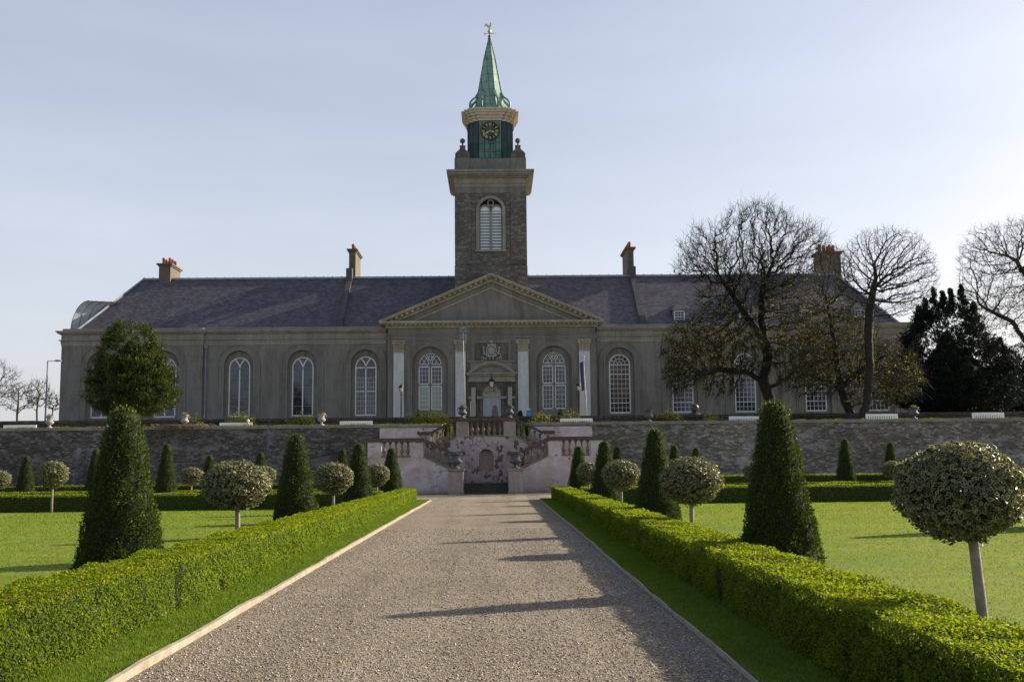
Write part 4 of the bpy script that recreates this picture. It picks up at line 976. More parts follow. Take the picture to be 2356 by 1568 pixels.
def bars(mb, y, w_, segs):
    for s in segs: mb.strip(s, w_, y-.04, y+.03)
def arc_pts(xc, zc, r, a0, a1, n=12): return [(xc+r*math.cos(R(a0+(a1-a0)*i/n)), zc+r*math.sin(R(a0+(a1-a0)*i/n))) for i in range(n+1)]
def wing_window(c, y, style):
    yy = y+.46; hw = 1.07; zs = 6.75; sp = 11.83
    out = [(c-hw, zs), (c-hw, sp)]+arc_pts(c, sp, hw, 180, 0, 16)[1:]+[(c+hw, zs)]
    fr = MB(); fr.strip(out, .14, yy-.06, yy+.06); fr.box(c-hw-.05, c+hw+.05, yy-.06, yy+.06, zs-.10, zs+.06)
    th = MB()
    if style in ('tracery', 'lattice'):
        fr.strip([(c, zs), (c, sp-.1)], .13, yy-.05, yy+.05)
        for s in (-1, 1):
            # lancet arcs springing from the mullion and meeting the head
            pts = [(c+s*(.0+.78*math.sin(R(t))*1.0-.0), sp-.15+1.1*math.sin(R(t*1.0))) for t in (0,)]
            q = [(c, sp-.15), (c+s*.05, sp+.2), (c+s*.18, sp+.5), (c+s*.36, sp+.76), (c+s*.58, sp+.93)]
            fr.strip(q, .12, yy-.05, yy+.05)
        if style == 'tracery':
            for z in (7.75, 8.75, 9.75, 10.75, 11.75): th.strip([(c-hw, z), (c+hw, z)], .03, yy-.03, yy+.02)
        else:
            fr.strip([(c-hw, 11.75), (c+hw, 11.75)], .12, yy-.05, yy+.05); fr.strip([(c-hw, 9.25), (c+hw, 9.25)], .07, yy-.05, yy+.05)
            for s in (-1, 1):
                for k in (.25, .5, .75): th.strip([(c+s*hw*k, zs), (c+s*hw*k, 10.7)], .028, yy-.03, yy+.02)
            for k in range(8): th.strip([(c-hw, 7.2+k*.5), (c+hw, 7.2+k*.5)], .025, yy-.03, yy+.02)
    else:
        for k in range(1, 5): th.strip([(c-hw+k*hw*.4, zs), (c-hw+k*hw*.4, sp)], .036, yy-.03, yy+.02)
        for k in range(1, 11):
            z = zs+k*(sp-zs)/10; th.strip([(c-hw, z), (c+hw, z)], .09 if k in (2, 8, 10) else .036, yy-.03, yy+.02)
        th.strip(arc_pts(c, sp, .62, 180, 0, 12), .055, yy-.03, yy+.02); th.strip(arc_pts(c, sp, .25, 180, 0, 8), .05, yy-.03, yy+.02)
        for a in (30, 60, 90, 120, 150): th.strip([(c+.62*math.cos(R(a)), sp+.62*math.sin(R(a))), (c+hw*math.cos(R(a)), sp+hw*math.sin(R(a)))], .05, yy-.03, yy+.02)
        for a in (45, 90, 135): th.strip([(c+.25*math.cos(R(a)), sp+.25*math.sin(R(a))), (c+.62*math.cos(R(a)), sp+.62*math.sin(R(a)))], .045, yy-.03, yy+.02)
    gl = MB(); poly = [(c-hw, zs), (c+hw, zs)]+arc_pts(c, sp, hw, 0, 180, 16)
    gl.add([(x, yy+.035, z) for x, z in poly], [tuple(range(len(poly)))])
    o = part('window', gl, 'glasswarm' if c in (13.25, 40.7) else 'glass', hb)
    part('frame', fr, 'white', o); part('glazing_bars', th, 'lead' if style == 'tracery' else 'white', o)
for c in left_pav: wing_window(c, 109.75, 'tracery')
wing_window(-27.0, 110, 'tracery'); wing_window(-20.33, 110, 'tracery'); wing_window(-13.68, 110, 'lattice')
for c in right_mid: wing_window(c, 110, 'grid')
for c in right_pav: wing_window(c, 109.75, 'grid')

# entablature and cornice of the wings
def ent(x0, x1, y, e0=0, e1=0):
    co = MB()
    for z0, z1, d in ((14.24, 14.5, .05), (14.5, 14.78, .09), (14.78, 14.86, .26), (14.86, 15.42, .05), (15.42, 15.52, .18), (15.52, 15.66, .38), (15.66, 15.80, .50)):
        co.box(x0-e0*d, x1+e1*d, y-d, y+.9, z0, z1)
    co.box(x0, x1, y+.12, y+.8, 15.80, 16.08)
    part('cornice', co, 'granite', hb)
ent(-45.55, -30.75, 109.75, 1, 1); ent(-30.75, -11.43, 110.0, -1, 0); ent(10.81, 30.3, 110.0, 0, -1); ent(30.3, 44.95, 109.75, 1, 1)

# frontispiece entablature + pediment
fe = MB()
for z0, z1, d in ((14.4, 14.62, .04), (14.62, 14.92, .09), (14.92, 15.02, .18)): fe.box(-11.24-d, 10.62+d, 109-d, 110.9, z0, z1)
part('architrave', fe, 'render', hb)
part('frieze', MB().box(-11.24, 10.62, 109, 110.9, 15.02, 15.74), 'render', hb)
pc = MB()
for z0, z1, d in ((15.74, 15.90, .18), (15.90, 16.12, .28), (16.12, 16.22, .78), (16.22, 16.40, .88)): pc.box(-11.24-d, 10.62+d, 109-d, 111.5, z0, z1)
for k in range(46):
    x = -11.3+k*.487; pc.box(x, x+.2, 108.36, 108.71, 15.96, 16.118)
xl, xr, xa = -12.15, 11.5, -.325; zb, za = 16.41, 21.42
def rake(o0, o1, d, y1=111.5):      # band between vertical offsets below the raking top edge
    sl_ = (za-zb)/(xa-xl)
    for s in (-1, 1):
        xe = xl if s < 0 else xr
        x0 = xe - s*0; zt = lambda x: za-abs(x-xa)*sl_
        pts = [(xa, za-o0), (xe, zb-o0+.0), (xe, zb-o1), (xa, za-o1)]
        pts = [(x, max(z, 16.405)) for x, z in pts]
        xi = lambda o: xa+s*(za-o-16.405)/sl_
        pts = [(xa, za-o0), (xi(o0), 16.405), (xi(o1), 16.405), (xa, za-o1)]
        pc.prism(pts[::s], 109-d, y1)
rake(0, .17, .88); rake(.17, .30, .76); rake(.62, .80, .30); rake(.3, .62, .22)
sl_ = (za-zb)/(xa-xl)
for s in (-1, 1):
    for k in range(19):
        d = .5+k*.555; x = xa+s*d; z = za-d*sl_-.31
        if z-.25 > 16.41: pc.prism([(x-.13, z-s*.13*sl_*-1*0-.24+.055*-s*0), (x+.13, z-.24), (x+.13, z+.0), (x-.13, z)], 108.4, 108.775)
part('pediment_cornice', pc, 'sandstone', hb)
part('tympanum', MB().prism([(xl+1.9, 16.40), (xr-1.9, 16.40), (xa, 20.63)], 108.98, 111.2), 'render', hb)
tm = MB()
for s in (-1, 1):
    tm.prism([(xa, 20.03), (xa+s*8.55, 16.41), (xa+s*8.2, 16.41), (xa, 19.88)][::s], 108.9, 108.978)
part('tympanum_moulding', tm, 'sandstone', hb)
# roof behind the pediment
part('pediment_roof', MB().prism([(xl+.2, 16.41), (xr-.2, 16.41), (xa, 21.36)], 111.5, 117.9), 'slate', hb)

# pilasters
def acanthus(mb, x, y, z, w_, h, d):
    mb.add([(x-w_/2, y, z), (x+w_/2, y, z), (x+w_*.42, y-d*.6, z+h*.7), (x-w_*.42, y-d*.6, z+h*.7), (x, y-d*1.5, z+h*.86), (x-w_*.2, y-d*.9, z+h), (x+w_*.2, y-d*.9, z+h)],
        [(0, 1, 2, 3), (3, 2, 6, 5), (3, 5, 4), (5, 6, 4), (6, 2, 4)])
def capital(xc, y, z0, h, hw, par, mat='sandstone', name='capital'):
    mb = MB()
    mb.box(xc-hw-.10, xc+hw+.10, y-.10, y+.2, z0, z0+.08*h)
    n = 8; prof = [(hw, .08), (hw*.99, .35), (hw*1.05, .65), (hw*1.2, .86)]
    for (a, t0), (b, t1) in zip(prof, prof[1:]):
        mb.add([(xc-a, y-(a-hw), z0+t0*h), (xc+a, y-(a-hw), z0+t0*h), (xc+b, y-(b-hw), z0+t1*h), (xc-b, y-(b-hw), z0+t1*h)], [(0, 1, 2, 3)])
        for s in (-1, 1): mb.add([(xc+s*a, y-(a-hw), z0+t0*h), (xc+s*a, y+.2, z0+t0*h), (xc+s*b, y+.2, z0+t1*h), (xc+s*b, y-(b-hw), z0+t1*h)], [(0, 1, 2, 3)])
    for k in range(4): acanthus(mb, xc-hw*.78+k*hw*.52, y-.01, z0+.08*h, hw*.46, .34*h, .10*h)
    for k in range(3): acanthus(mb, xc-hw*.55+k*hw*.55, y-.02, z0+.34*h, hw*.46, .32*h, .12*h)
    for s in (-1, 1):
        mb.tube([(xc+s*hw*1.02, y-.16, z0+.76*h), (xc+s*hw*1.02, y+.02, z0+.76*h)], .13*h, 8)
        mb.tube([(xc+s*hw*.28, y-.15, z0+.78*h), (xc+s*hw*.28, y+.02, z0+.78*h)], .08*h, 7)
        mb.strip([(xc+s*hw*.3, z0+.4*h), (xc+s*hw*.5, z0+.6*h), (xc+s*hw*.95, z0+.72*h)], .06*h, y-.1, y)
    mb.box(xc-hw*1.28, xc+hw*1.28, y-.22, y+.2, z0+.88*h, z0+h-.002)
    mb.tube([(xc, y-.26, z0+.93*h), (xc, y-.2, z0+.93*h)], .08*h, 6)
    return part(name, mb, mat, par)
for x0, x1 in ((-10.6, -9.51), (-4.14, -3.05), (2.4, 3.52), (8.84, 9.97)):
    pb = MB().box(x0, x1, 108.75, 109, 4.85, 13.2); pb.box(x0-.1, x1+.1, 108.68, 108.999, ZF, 4.85)
    po = part('pilaster', pb, 'whitepaint', hb, bevel=.02); capital((x0+x1)/2, 108.75, 13.2, 1.2, (x1-x0)/2, po)

# frontispiece windows
def front_window(c, blind):
    y = 109.4; mo = MB()
    for a, b, d in ((1.89, 2.04, .07), (2.04, 2.36, .035), (2.36, 2.46, .08)):
        mo.arcring(c, 11.9, a, b, 109-d, 109, n=22)
        for s in (-1, 1): mo.box(min(c+s*a, c+s*b), max(c+s*a, c+s*b), 109-d, 109, 4.9, 11.9)
    # stone tracery plate
    mo.box(c-1.95, c+1.95, y, y+.1, 6.3, 13.85)
    mo.arcring(c, 11.9, 1.45, 1.62, y-.07, y-.001, n=20)
    for s in (-1, 1): mo.box(min(c+s*1.45, c+s*1.62), max(c+s*1.45, c+s*1.62), y-.07, y-.001, 6.75, 11.9)
    mo.box(c-1.8, c+1.8, y-.2, y-.002, 6.55, 6.75)
    mo.prism([(c-.15, 13.1), (c+.15, 13.1), (c+.2, 13.65), (c-.2, 13.65)], y-.12, y-.002)
    part('window_surround', mo, 'render', hb)
    for s in (-1, 1):
        for z0, z1, nr, bl in ((7.2, 9.62, 5, blind), (9.87, 11.67, 4, False)):
            a, b = sorted((c+s*.14, c+s*1.18)); fr = MB()
            fr.strip([(a, z0), (a, z1)], .09, y-.05, y); fr.strip([(b, z0), (b, z1)], .09, y-.05, y)
            fr.box(a-.045, b+.045, y-.05, y, z0-.05, z0+.05).box(a-.045, b+.045, y-.05, y, z1-.05, z1+.05)
            for k in (1, 2): fr.strip([(a+(b-a)*k/3, z0), (a+(b-a)*k/3, z1)], .028, y-.045, y-.01)
            for k in range(1, nr): fr.strip([(a, z0+(z1-z0)*k/nr), (b, z0+(z1-z0)*k/nr)], .028, y-.045, y-.01)
            g = part('window', MB().add([(a, y-.02, z0), (b, y-.02, z0), (b, y-.02, z1), (a, y-.02, z1)], [(0, 1, 2, 3)]), 'blind' if bl else 'glass', hb)
            part('frame', fr, 'white', g)
        # pointed light
        a = c+s*.64; hw = .47; z0 = 11.95
        pt = [(a-hw, z0), (a-hw*.88, z0+.36), (a-hw*.5, z0+.68), (a, z0+.9), (a+hw*.5, z0+.68), (a+hw*.88, z0+.36), (a+hw, z0)]
        g = part('window', MB().add([(x, y-.02, z) for x, z in pt], [tuple(range(len(pt)))[::-1]]), 'glass', hb)
        fr = MB(); fr.strip(pt, .06, y-.05, y); fr.box(a-hw, a+hw, y-.05, y, z0-.03, z0+.03)
        fr.strip([(a-hw*.35, z0), (a+hw*.2, z0+.42), (a+hw*.6, z0+.6)], .035, y-.045, y); fr.strip([(a+hw*.35, z0), (a-hw*.2, z0+.42), (a-hw*.6, z0+.6)], .035, y-.045, y)
        part('frame', fr, 'white', g)
    pt = [(c, 12.3), (c+.42, 13.0), (c+.2, 13.07), (c-.2, 13.07), (c-.42, 13.0)]
    g = part('window', MB().add([(x, y-.02, z) for x, z in pt], [tuple(range(len(pt)))]), 'glass', hb)
    fr = MB(); fr.strip(pt+[pt[0]], .06, y-.05, y); fr.strip([(c-.22, 12.7), (c+.22, 12.7)], .035, y-.045, y); fr.strip([(c-.2, 12.7), (c, 13.05), (c+.2, 12.7)], .035, y-.045, y)
    part('frame', fr, 'white', g)
front_window(-6.79, True); front_window(6.2, False)

# door case
xd = XB-.03
dc = MB()
dc.box(xd-1.25, xd+1.25, 108.9, 109, ZF, 9.95)
dc.box(xd-2.55, xd+2.55, 108.93, 108.999, ZF, 10.0)
dc.arcring(xd, 8.62, .98, 1.25, 108.72, 108.9, n=18)
for s in (-1, 1): dc.box(min(xd+s*.98, xd+s*1.25), max(xd+s*.98, xd+s*1.25), 108.78, 108.9, ZF, 8.2)
part('door_surround', dc, 'darkstone', hb)
dc = MB()
dc.box(xd-2.45, xd+2.45, 108.66, 108.93, 10.0, 10.2).box(xd-2.4, xd+2.4, 108.70, 108.93, 10.2, 10.62).box(xd-2.6, xd+2.6, 108.5, 108.93, 10.62, 10.8).box(xd-2.75, xd+2.75, 108.35, 108.93, 10.8, 10.95)
rr = (2.45**2+1.15**2)/(2*1.15); aa = math.degrees(math.asin(2.45/rr))
dc.arcring(xd, 10.95+1.15-rr+.02, rr-.28, rr, 108.38, 108.93, 90-aa, 90+aa, 20)
dc.arcring(xd, 10.95+1.15-rr+.02, rr-.42, rr-.28, 108.55, 108.93, 90-aa+3, 90+aa-3, 20)
dc.box(xd-2.5, xd+2.5, 108.7, 108.999, 12.10, 12.22).box(xd-2.35, xd+2.35, 108.8, 108.999, 12.0, 12.10)
dc.box(xd-2.2, xd+2.2, 108.85, 108.93, 10.95, 12.0)
for s in (-1, 1):
    for a, b in ((.95, 1.55), (2.1, 2.45)): dc.box(min(xd+s*a, xd+s*b), max(xd+s*a, xd+s*b), 108.62, 108.93, 8.22, 8.5)
part('door_pediment', dc, 'granite', hb)
for s in (-1, 1):
    x = xd+s*1.9; pb = MB().box(x-.22, x+.22, 108.6, 108.93, 4.9, 9.45).box(x-.3, x+.3, 108.52, 108.93, ZF, 4.9)
    po = part('door_pilaster', pb, 'carving', hb); capital(x, 108.6, 9.45, .55, .22, po, 'darkstone')
pts = [(xd-.97, 8.62)]+[(xd-.97*math.cos(math.pi*i/14), 8.66+.97*math.sin(math.pi*i/14)) for i in range(15)]+[(xd+.97, 8.62)]
tyo = part('door_tympanum', MB().prism(pts[::-1], 108.80, 108.899), 'sandstone', hb)
rl = MB()
for k in range(9):
    a = R(20+k*17.5); rl.tube([(xd+.35*math.cos(a), 108.78, 8.78+.3*math.sin(a)), (xd+.6*math.cos(a+.2), 108.74, 8.78+.55*math.sin(a+.2)), (xd+.8*math.cos(a), 108.78, 8.72+.8*math.sin(a))], [.07, .08, .03], 6)
rl.sphere((xd, 108.78, 9.1), .16, 10, 6)
part('carved_relief', rl, 'sandstone', tyo, True)
part('door_lintel', MB().box(xd-.97, xd+.97, 108.72, 108.9, 8.46, 8.62), 'sandstone', hb)
for s in (-1, 1):
    a, b = sorted((xd+s*.01, xd+s*.93))
    d = part('door', MB().box(a, b, 108.82, 108.898, ZF, 8.458), 'doorpaint', hb)
    mb = MB()
    for z0, z1 in ((4.5, 5.6), (5.75, 6.6), (6.75, 7.3), (7.45, 8.3)):
        for x0, x1 in ((a+.08, b-.1),):
            mb.box(x0, x1, 108.80, 108.818, z0, z0+.04).box(x0, x1, 108.80, 108.818, z1-.04, z1).box(x0, x0+.04, 108.80, 108.818, z0+.04, z1-.04).box(x1-.04, x1, 108.80, 108.818, z0+.04, z1-.04)
    part('door_panels', mb, 'lead', d)
# recessed panel above the door with the carved arms
dp = MB()
for s in (-1, 1): dp.box(min(xd+s*1.75, xd+s*2.1), max(xd+s*1.75, xd+s*2.1), 108.85, 108.999, 12.22, 14.39)
dp.box(xd-1.75, xd+1.75, 108.85, 108.999, 14.1, 14.39)
part('arms_panel_frame', dp, 'render', hb)
part('arms_panel', MB().box(xd-1.75, xd+1.75, 108.95, 108.999, 12.22, 14.1), 'darkstone', hb)
cr = MB(); y = 108.82
cr.lathe((xd, y, 13.35), [(.001, -.02)], 3) if 0 else None
def disc(mb, xc, zc, rx, rz, y0, y1, n=20):
    mb.prism([(xc+rx*math.cos(2*math.pi*i/n), zc+rz*math.sin(2*math.pi*i/n)) for i in range(n)], y0, y1)
disc(cr, xd, 13.25, .42, .50, 108.72, 108.95)
cr.arcring(xd, 13.25, .46, .58, 108.66, 108.9, 0, 360, 28, 1.15)
def scroll(mb, xc, zc, r, turns, s, y, rad=.045, a0=0):
    pts = []
    for i in range(int(14*turns)+1):
        t = i/14; q = r*(1-t/turns*.8); a = a0+s*2*math.pi*t; pts.append((xc+q*math.cos(a), y, zc+q*math.sin(a)))
    mb.tube(pts, [rad*(1-.5*i/len(pts)) for i in range(len(pts))], 6)
for s in (-1, 1):
    scroll(cr, xd+s*.95, 12.42, .2, 1.4, s, 108.74, .06, 1.2); scroll(cr, xd+s*.55, 12.42, .15, 1.3, -s, 108.74, .06, 1.6); scroll(cr, xd+s*.2, 12.42, .13, 1.3, s, 108.74, .05, 1.6)
    cr.tube([(xd+s*1.05, 108.74, 12.5), (xd+s*.95, 108.7, 12.85), (xd+s*.7, 108.7, 13.05)], [.08, .06, .04], 6)
    cr.tube([(xd+s*.15, 108.7, 12.6), (xd+s*.45, 108.68, 12.7), (xd+s*.62, 108.7, 12.9)], [.05, .07, .05], 6)
    for k in range(4): cr.sphere((xd+s*(.72+.03*k), 108.7, 12.95+.17*k), .12-.01*k, 8, 6)
    cr.tube([(xd+s*.62, 108.7, 13.55), (xd+s*.78, 108.68, 13.68), (xd+s*.92, 108.7, 13.5)], .06, 6)
    cr.tube([(xd+s*.5, 108.7, 13.7), (xd+s*.42, 108.68, 13.95), (xd+s*.28, 108.7, 14.0)], [.08, .07, .05], 6)
for k in range(12):
    a = random.uniform(0, 3.14); cr.sphere((xd+.34*math.cos(a), 108.72, 13.75+.25*math.sin(a)), random.uniform(.06, .11), 7, 5)
cr.lathe((xd, 108.74, 14.08), [(.2, 0), (.23, .07), (.22, .12), (.12, .25), (.03, .32)], 9)
cr.box(xd-.42, xd+.42, 108.7, 108.72, 13.24, 13.27).box(xd-.015, xd+.015, 108.7, 108.72, 12.8, 13.7)
cr.strip([(xd-.32, 13.15), (xd-.08, 12.9)], .05, 108.69, 108.72); cr.strip([(xd-.32, 12.9), (xd-.08, 13.15)], .05, 108.69, 108.72)
part('carved_arms', cr, 'carving', hb, True)

# downpipes
for x, y in ((-30.45, 109.9), (30.6, 109.9)):
    mb = MB().tube([(x, y, ZF), (x, y, 13.9)], .09, 8).box(x-.17, x+.17, y-.14, y+.08, 13.9, 14.22)
    for z in (6.2, 8.4, 11): mb.box(x-.14, x+.14, y-.11, y+.06, z, z+.1)
    part('downpipe', mb, 'pipe', hb)

# main roof
EZ = 16.0
rl_, rr_, cl, crr = -39.95, 39.3, -44.2, 43.5
rf = MB().add([(cl, 110.45, EZ), (crr, 110.45, EZ), (rr_, 118, 22.72), (rl_, 118, 22.72), (crr, 125.5, EZ), (cl, 125.5, EZ)],
    [(0, 1, 2, 3), (1, 4, 2), (4, 5, 3, 2), (5, 0, 3)])
rf.add([(cl, 110.45, EZ), (crr, 110.45, EZ), (crr, 110.45, 14), (cl, 110.45, 14)], [(0, 3, 2, 1)])
roof = part('roof', rf, 'slate', hb)
rd = MB(); rd.box(rl_-.1, rr_+.1, 117.85, 118.15, 22.66, 22.88)
k = rl_
while k < rr_: rd.box(k, k+.07, 117.88, 118.12, 22.88, 22.97); k += 1.02
part('ridge', rd, 'lead', roof, bevel=.0)
part('hip_flashing', MB().tube([(cl, 110.4, EZ+.05), (rl_, 117.95, 22.80)], .11, 5), 'lead', roof); part('hip_flashing', MB().tube([(crr, 110.4, EZ+.05), (rr_, 117.95, 22.80)], .11, 5), 'lead', roof)
part('gutter', MB().box(-45.3, -12.0, 109.9+.4, 110.42, 16.08, 16.14), 'lead', roof); part('gutter', MB().box(11.5, 44.7, 110.3, 110.42, 16.08, 16.14), 'lead', roof)
for x, dx in ((-16.5, 0), (15.85, 0)):
    g = MB(); sl2 = (22.72-EZ)/(118-110.45)
    P = []
    for y, z in ((110.9, EZ+.45*sl2), (118.1, EZ+7.6*sl2)):
        P += [(x-.28, y, z-.1), (x+.28, y, z-.1), (x+.28, y, z+.38), (x-.28, y, z+.38)]
    g.add(P, [(0, 1, 2, 3), (4, 7, 6, 5), (3, 2, 6, 7), (0, 4, 5, 1), (1, 5, 6, 2), (0, 3, 7, 4)])
    g.box(x-.32, x+.32, 110.45, 111.2, EZ, 17.1).box(x-.34, x+.34, 117.2, 118.6, 22.2, 23.75)
    part('roof_firewall', g, 'slatedark', roof)
def chimney(x0, x1, y0, y1, zt, mat, pots, zp, panel=False):
    m = MB().box(x0, x1, y0, y1, 20.5, zt-.3); 
    c = part('chimney', m, mat, hb)
    part('chimney_cap', MB().box(x0-.12, x1+.12, y0-.12, y1+.12, zt-.3, zt-.16).box(x0-.24, x1+.24, y0-.24, y1+.24, zt-.16, zt), mat, c)
    if panel: part('chimney_panel', MB().box((x0+x1)/2-.14, (x0+x1)/2+.14, y0-.03, y0-.004, 23.9, zt-.6), 'darkstone', c)
    for px, py in pots:
        part('chimney_pot', MB().lathe((px, py, zt), [(.17, 0), (.15, zp*.7), (.19, zp*.75), (.19, zp*.85), (.15, zp), (.12, zp)], 10), 'terracotta', c, True)
chimney(-38.05, -36.75, 117.3, 121.0, 24.45, 'chimney', [(-37.75, 118), (-37.05, 118), (-37.75, 119), (-37.05, 119), (-37.75, 120), (-37.05, 120)], .78)
chimney(-16.65, -15.9, 118.15, 122.6, 26.15, 'chimney', [(-16.3, 119+k*.9) for k in range(4)], .75, True)
chimney(15.35, 16.1, 118.15, 122.6, 26.15, 'chimney', [(15.75, 119+k*.9) for k in range(4)], .8, True)
chimney(37.6, 40.1, 118.15, 120.4, 25.5, 'chimney', [(38+k*.55, 119+.3*(k % 2)) for k in range(4)]+[(38.2+k*.5, 120) for k in range(4)], .95)
# dormers
for x in (19.95, 27.0, 33.75, 39.5):
    d = MB(); d.box(x-.62, x+.62, 111.3, 114.2, 16.3, 17.75)
    dm = part('dormer', d, 'lead', roof)
    r2 = MB().add([(x-.8, 111.1, 17.75), (x+.8, 111.1, 17.75), (x+.8, 114.4, 17.9), (x-.8, 114.4, 17.9), (x-.25, 112.1, 18.5), (x+.25, 112.1, 18.5), (x+.25, 114.4, 18.6), (x-.25, 114.4, 18.6)],
        [(0, 1, 5, 4), (1, 2, 6, 5), (3, 0, 4, 7), (4, 5, 6, 7), (0, 3, 2, 1)])
    r2.box(x-.58, x+.58, 111.27, 111.298, 16.45, 17.7)
    fr = MB()
    for a, b, c_, e in ((x-.56, x-.46, 16.4, 17.7), (x+.46, x+.56, 16.4, 17.7)): fr.box(a, b, 111.2, 111.268, c_, e)
    fr.box(x-.46, x+.46, 111.2, 111.268, 17.58, 17.7).box(x-.46, x+.46, 111.2, 111.268, 16.4, 16.5).box(x-.46, x+.46, 111.21, 111.268, 17.0, 17.07)
    for k in (-.15, .15): fr.box(x+k-.02, x+k+.02, 111.22, 111.268, 16.5, 17.58)
    for z in (16.75, 17.32): fr.box(x-.46, x+.46, 111.225, 111.266, z-.02, z+.02)
    part('window_frame', fr, 'white', roof)
    part('dormer_roof', r2, 'slatedark', roof)
# lead barrel roof beyond the left end
bl = MB(); ribs = MB(); n = 12; m = 6; vs = []
for j in range(m+1):
    ox, oy = j*.62, j*.55
    for i in range(n+1):
        a = math.pi/2*i/n; vs.append((-45.6+ox+1.9*(1-math.cos(a)), 112+oy, 15.9+3.5*math.sin(a)*(1+.012*j)))
    if j < m: ribs.tube([vs[-(n+1)+i] for i in range(n+1)], .045, 5)
fs = [(j*(n+1)+i, j*(n+1)+i+1, (j+1)*(n+1)+i+1, (j+1)*(n+1)+i) for j in range(m) for i in range(n)]
bl.add(vs, fs)
top = [vs[j*(n+1)+n] for j in range(m+1)]
bo = part('barrel_roof', bl, 'leadpale', hb); part('standing_seams', ribs, 'granite', bo)

# ------------------------------------------------------------------ tower (still part of the building)
TX = -.33; TY = 116.9
def sq(mb, h, z0, z1): return mb.box(TX-h, TX+h, TY-h, TY+h, z0, z1)
tw = MB(); sq(tw, 4.0, 15, 23.1)
h = 3.88; tw.wall(TX-h, TX+h, 23.1, 31.3, TY-h, [(TX, 1.28, 24.95, 29.35)], .5)
for a, b, c_, d in ((TX-h, TY-h, TX-h, TY+h), (TX+h, TY-h, TX+h, TY+h), (TX-h, TY+h, TX+h, TY+h)): tw.add([(a, b, 23.1), (c_, d, 23.1), (c_, d, 31.3), (a, b, 31.3)], [(0, 1, 2, 3)])
for s in (-1, 1):
    a, b = sorted((TX+s*3.88, TX+s*2.2)); tw.box(a, b, TY-h-.10, TY-h-.001, 23.3, 31.3)
    tw.box(min(TX+s*3.881, TX+s*3.97), max(TX+s*3.881, TX+s*3.97), TY-h-.1, TY-2.2, 23.3, 31.3)
tower = part('tower', tw, 'towerstone', hb)
ts = MB(); sq(ts, 3.93, 31.3, 31.95)
part('tower_band', ts, 'render', tower)
tc = MB()
for z0, z1, d in ((31.95, 32.35, .10), (32.35, 32.95, .17), (32.95, 33.12, .32), (33.12, 33.26, .62), (33.26, 33.50, .82), (33.50, 33.74, .95)): sq(tc, 3.88+d, z0, z1)
part('tower_cornice', tc, 'granite', tower)
ta = MB(); sq(ta, 4.02, 33.74, 33.95); sq(ta, 3.88, 33.95, 35.25)
for sx_ in (-1, 1):
    for sy_ in (-1, 1): ta.box(TX+sx_*3.14-.84, TX+sx_*3.14+.84, TY+sy_*3.14-.84, TY+sy_*3.14+.84, 33.95, 35.3)
part('attic', ta, 'render', tower)
for sx_ in (-1, 1):
    for sy_ in (-1, 1):
        mb = MB().lathe((TX+sx_*3.1, TY+sy_*3.1, 35.3), [(1.08, 0), (1.14, .12), (1.14, .5), (.85, .8), (.48, 1.1), (.40, 1.3), (.44, 1.5), (.46, 1.58), (.14, 1.62), (.11, 1.95)], 4, rot=math.pi/4)
        mb.sphere((TX+sx_*3.1, TY+sy_*3.1, 37.48), .30, 12, 8); part('pedestal_finial', mb, 'darkstone', tower)
# belfry window
bw = MB(); y = TY-h
bw.arcring(TX, 29.35, 1.29, 1.62, y-.14, y, n=20)
for s in (-1, 1): bw.box(min(TX+s*1.29, TX+s*1.62), max(TX+s*1.29, TX+s*1.62), y-.14, y, 24.9, 29.35)
bw.box(TX-1.72, TX+1.72, y-.2, y, 24.68, 24.9)
bw.box(TX-.12, TX+.12, y+.1, y+.3, 24.95, 29.5)
for s in (-1, 1):
    bw.arcring(TX+s*.62, 29.35, .53, .65, y+.1, y+.3, n=12); bw.box(min(TX+s*1.17, TX+s*1.28), max(TX+s*1.17, TX+s*1.28), y+.1, y+.3, 24.95, 29.35)
bw.arcring(TX, 30.2, .25, .38, y+.08, y+.3, 0, 360, 16)
part('belfry_surround', bw, 'granite', tower)
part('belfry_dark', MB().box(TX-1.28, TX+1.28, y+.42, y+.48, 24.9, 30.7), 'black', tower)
lv = MB()
for s in (-1, 1):
    x0, x1 = TX+s*.64-.52, TX+s*.64+.52
    for k in range(13):
        z = 24.98+k*.335; lv.add([(x0, y+.16, z), (x1, y+.16, z), (x1, y+.36, z+.27), (x0, y+.36, z+.27), (x0, y+.16, z-.02), (x1, y+.16, z-.02)], [(0, 1, 2, 3), (4, 5, 1, 0)])
    pts = [(TX+s*.64-.52*math.cos(math.pi*i/12), 29.33+.5*math.sin(math.pi*i/12)) for i in range(13)]
    lv.prism(pts[::-1], y+.28, y+.34)
part('louvres', lv, 'louvre', tower)

# clock stage: stepped cross plan
def cross(mb, e, z0, z1):
    dz = 0
    for i, (a, b) in enumerate(((1.25, 2.6), (1.85, 2.28), (2.28, 1.85), (2.6, 1.25))):
        mb.box(TX-a-e, TX+a+e, TY-b-e, TY+b+e, z0+i*.0035, z1-i*.0035)
cs = MB(); cross(cs, 0, 35.25, 40.0); cs_o = part('clock_stage', cs, 'copperdark', hb)
part('clock_panel', MB().box(TX-1.22, TX+1.22, TY-2.65, TY-2.602, 35.3, 39.95), 'copperbright', cs_o)
sb = MB()
for k in (-.62, 0, .62): sb.box(TX+k-.05, TX+k+.05, TY-2.70, TY-2.651, 35.3, 37.9)
for i, x in enumerate((-.93, -.31, .31, .93)):
    for z in (36.35, 37.3): sb.box(TX+x-.26, TX+x+.26, TY-2.69, TY-2.651, z-.02+(i % 2)*.05, z+.03+(i % 2)*.05)
part('panel_seams', sb, 'copperdark', cs_o)
cc = MB()
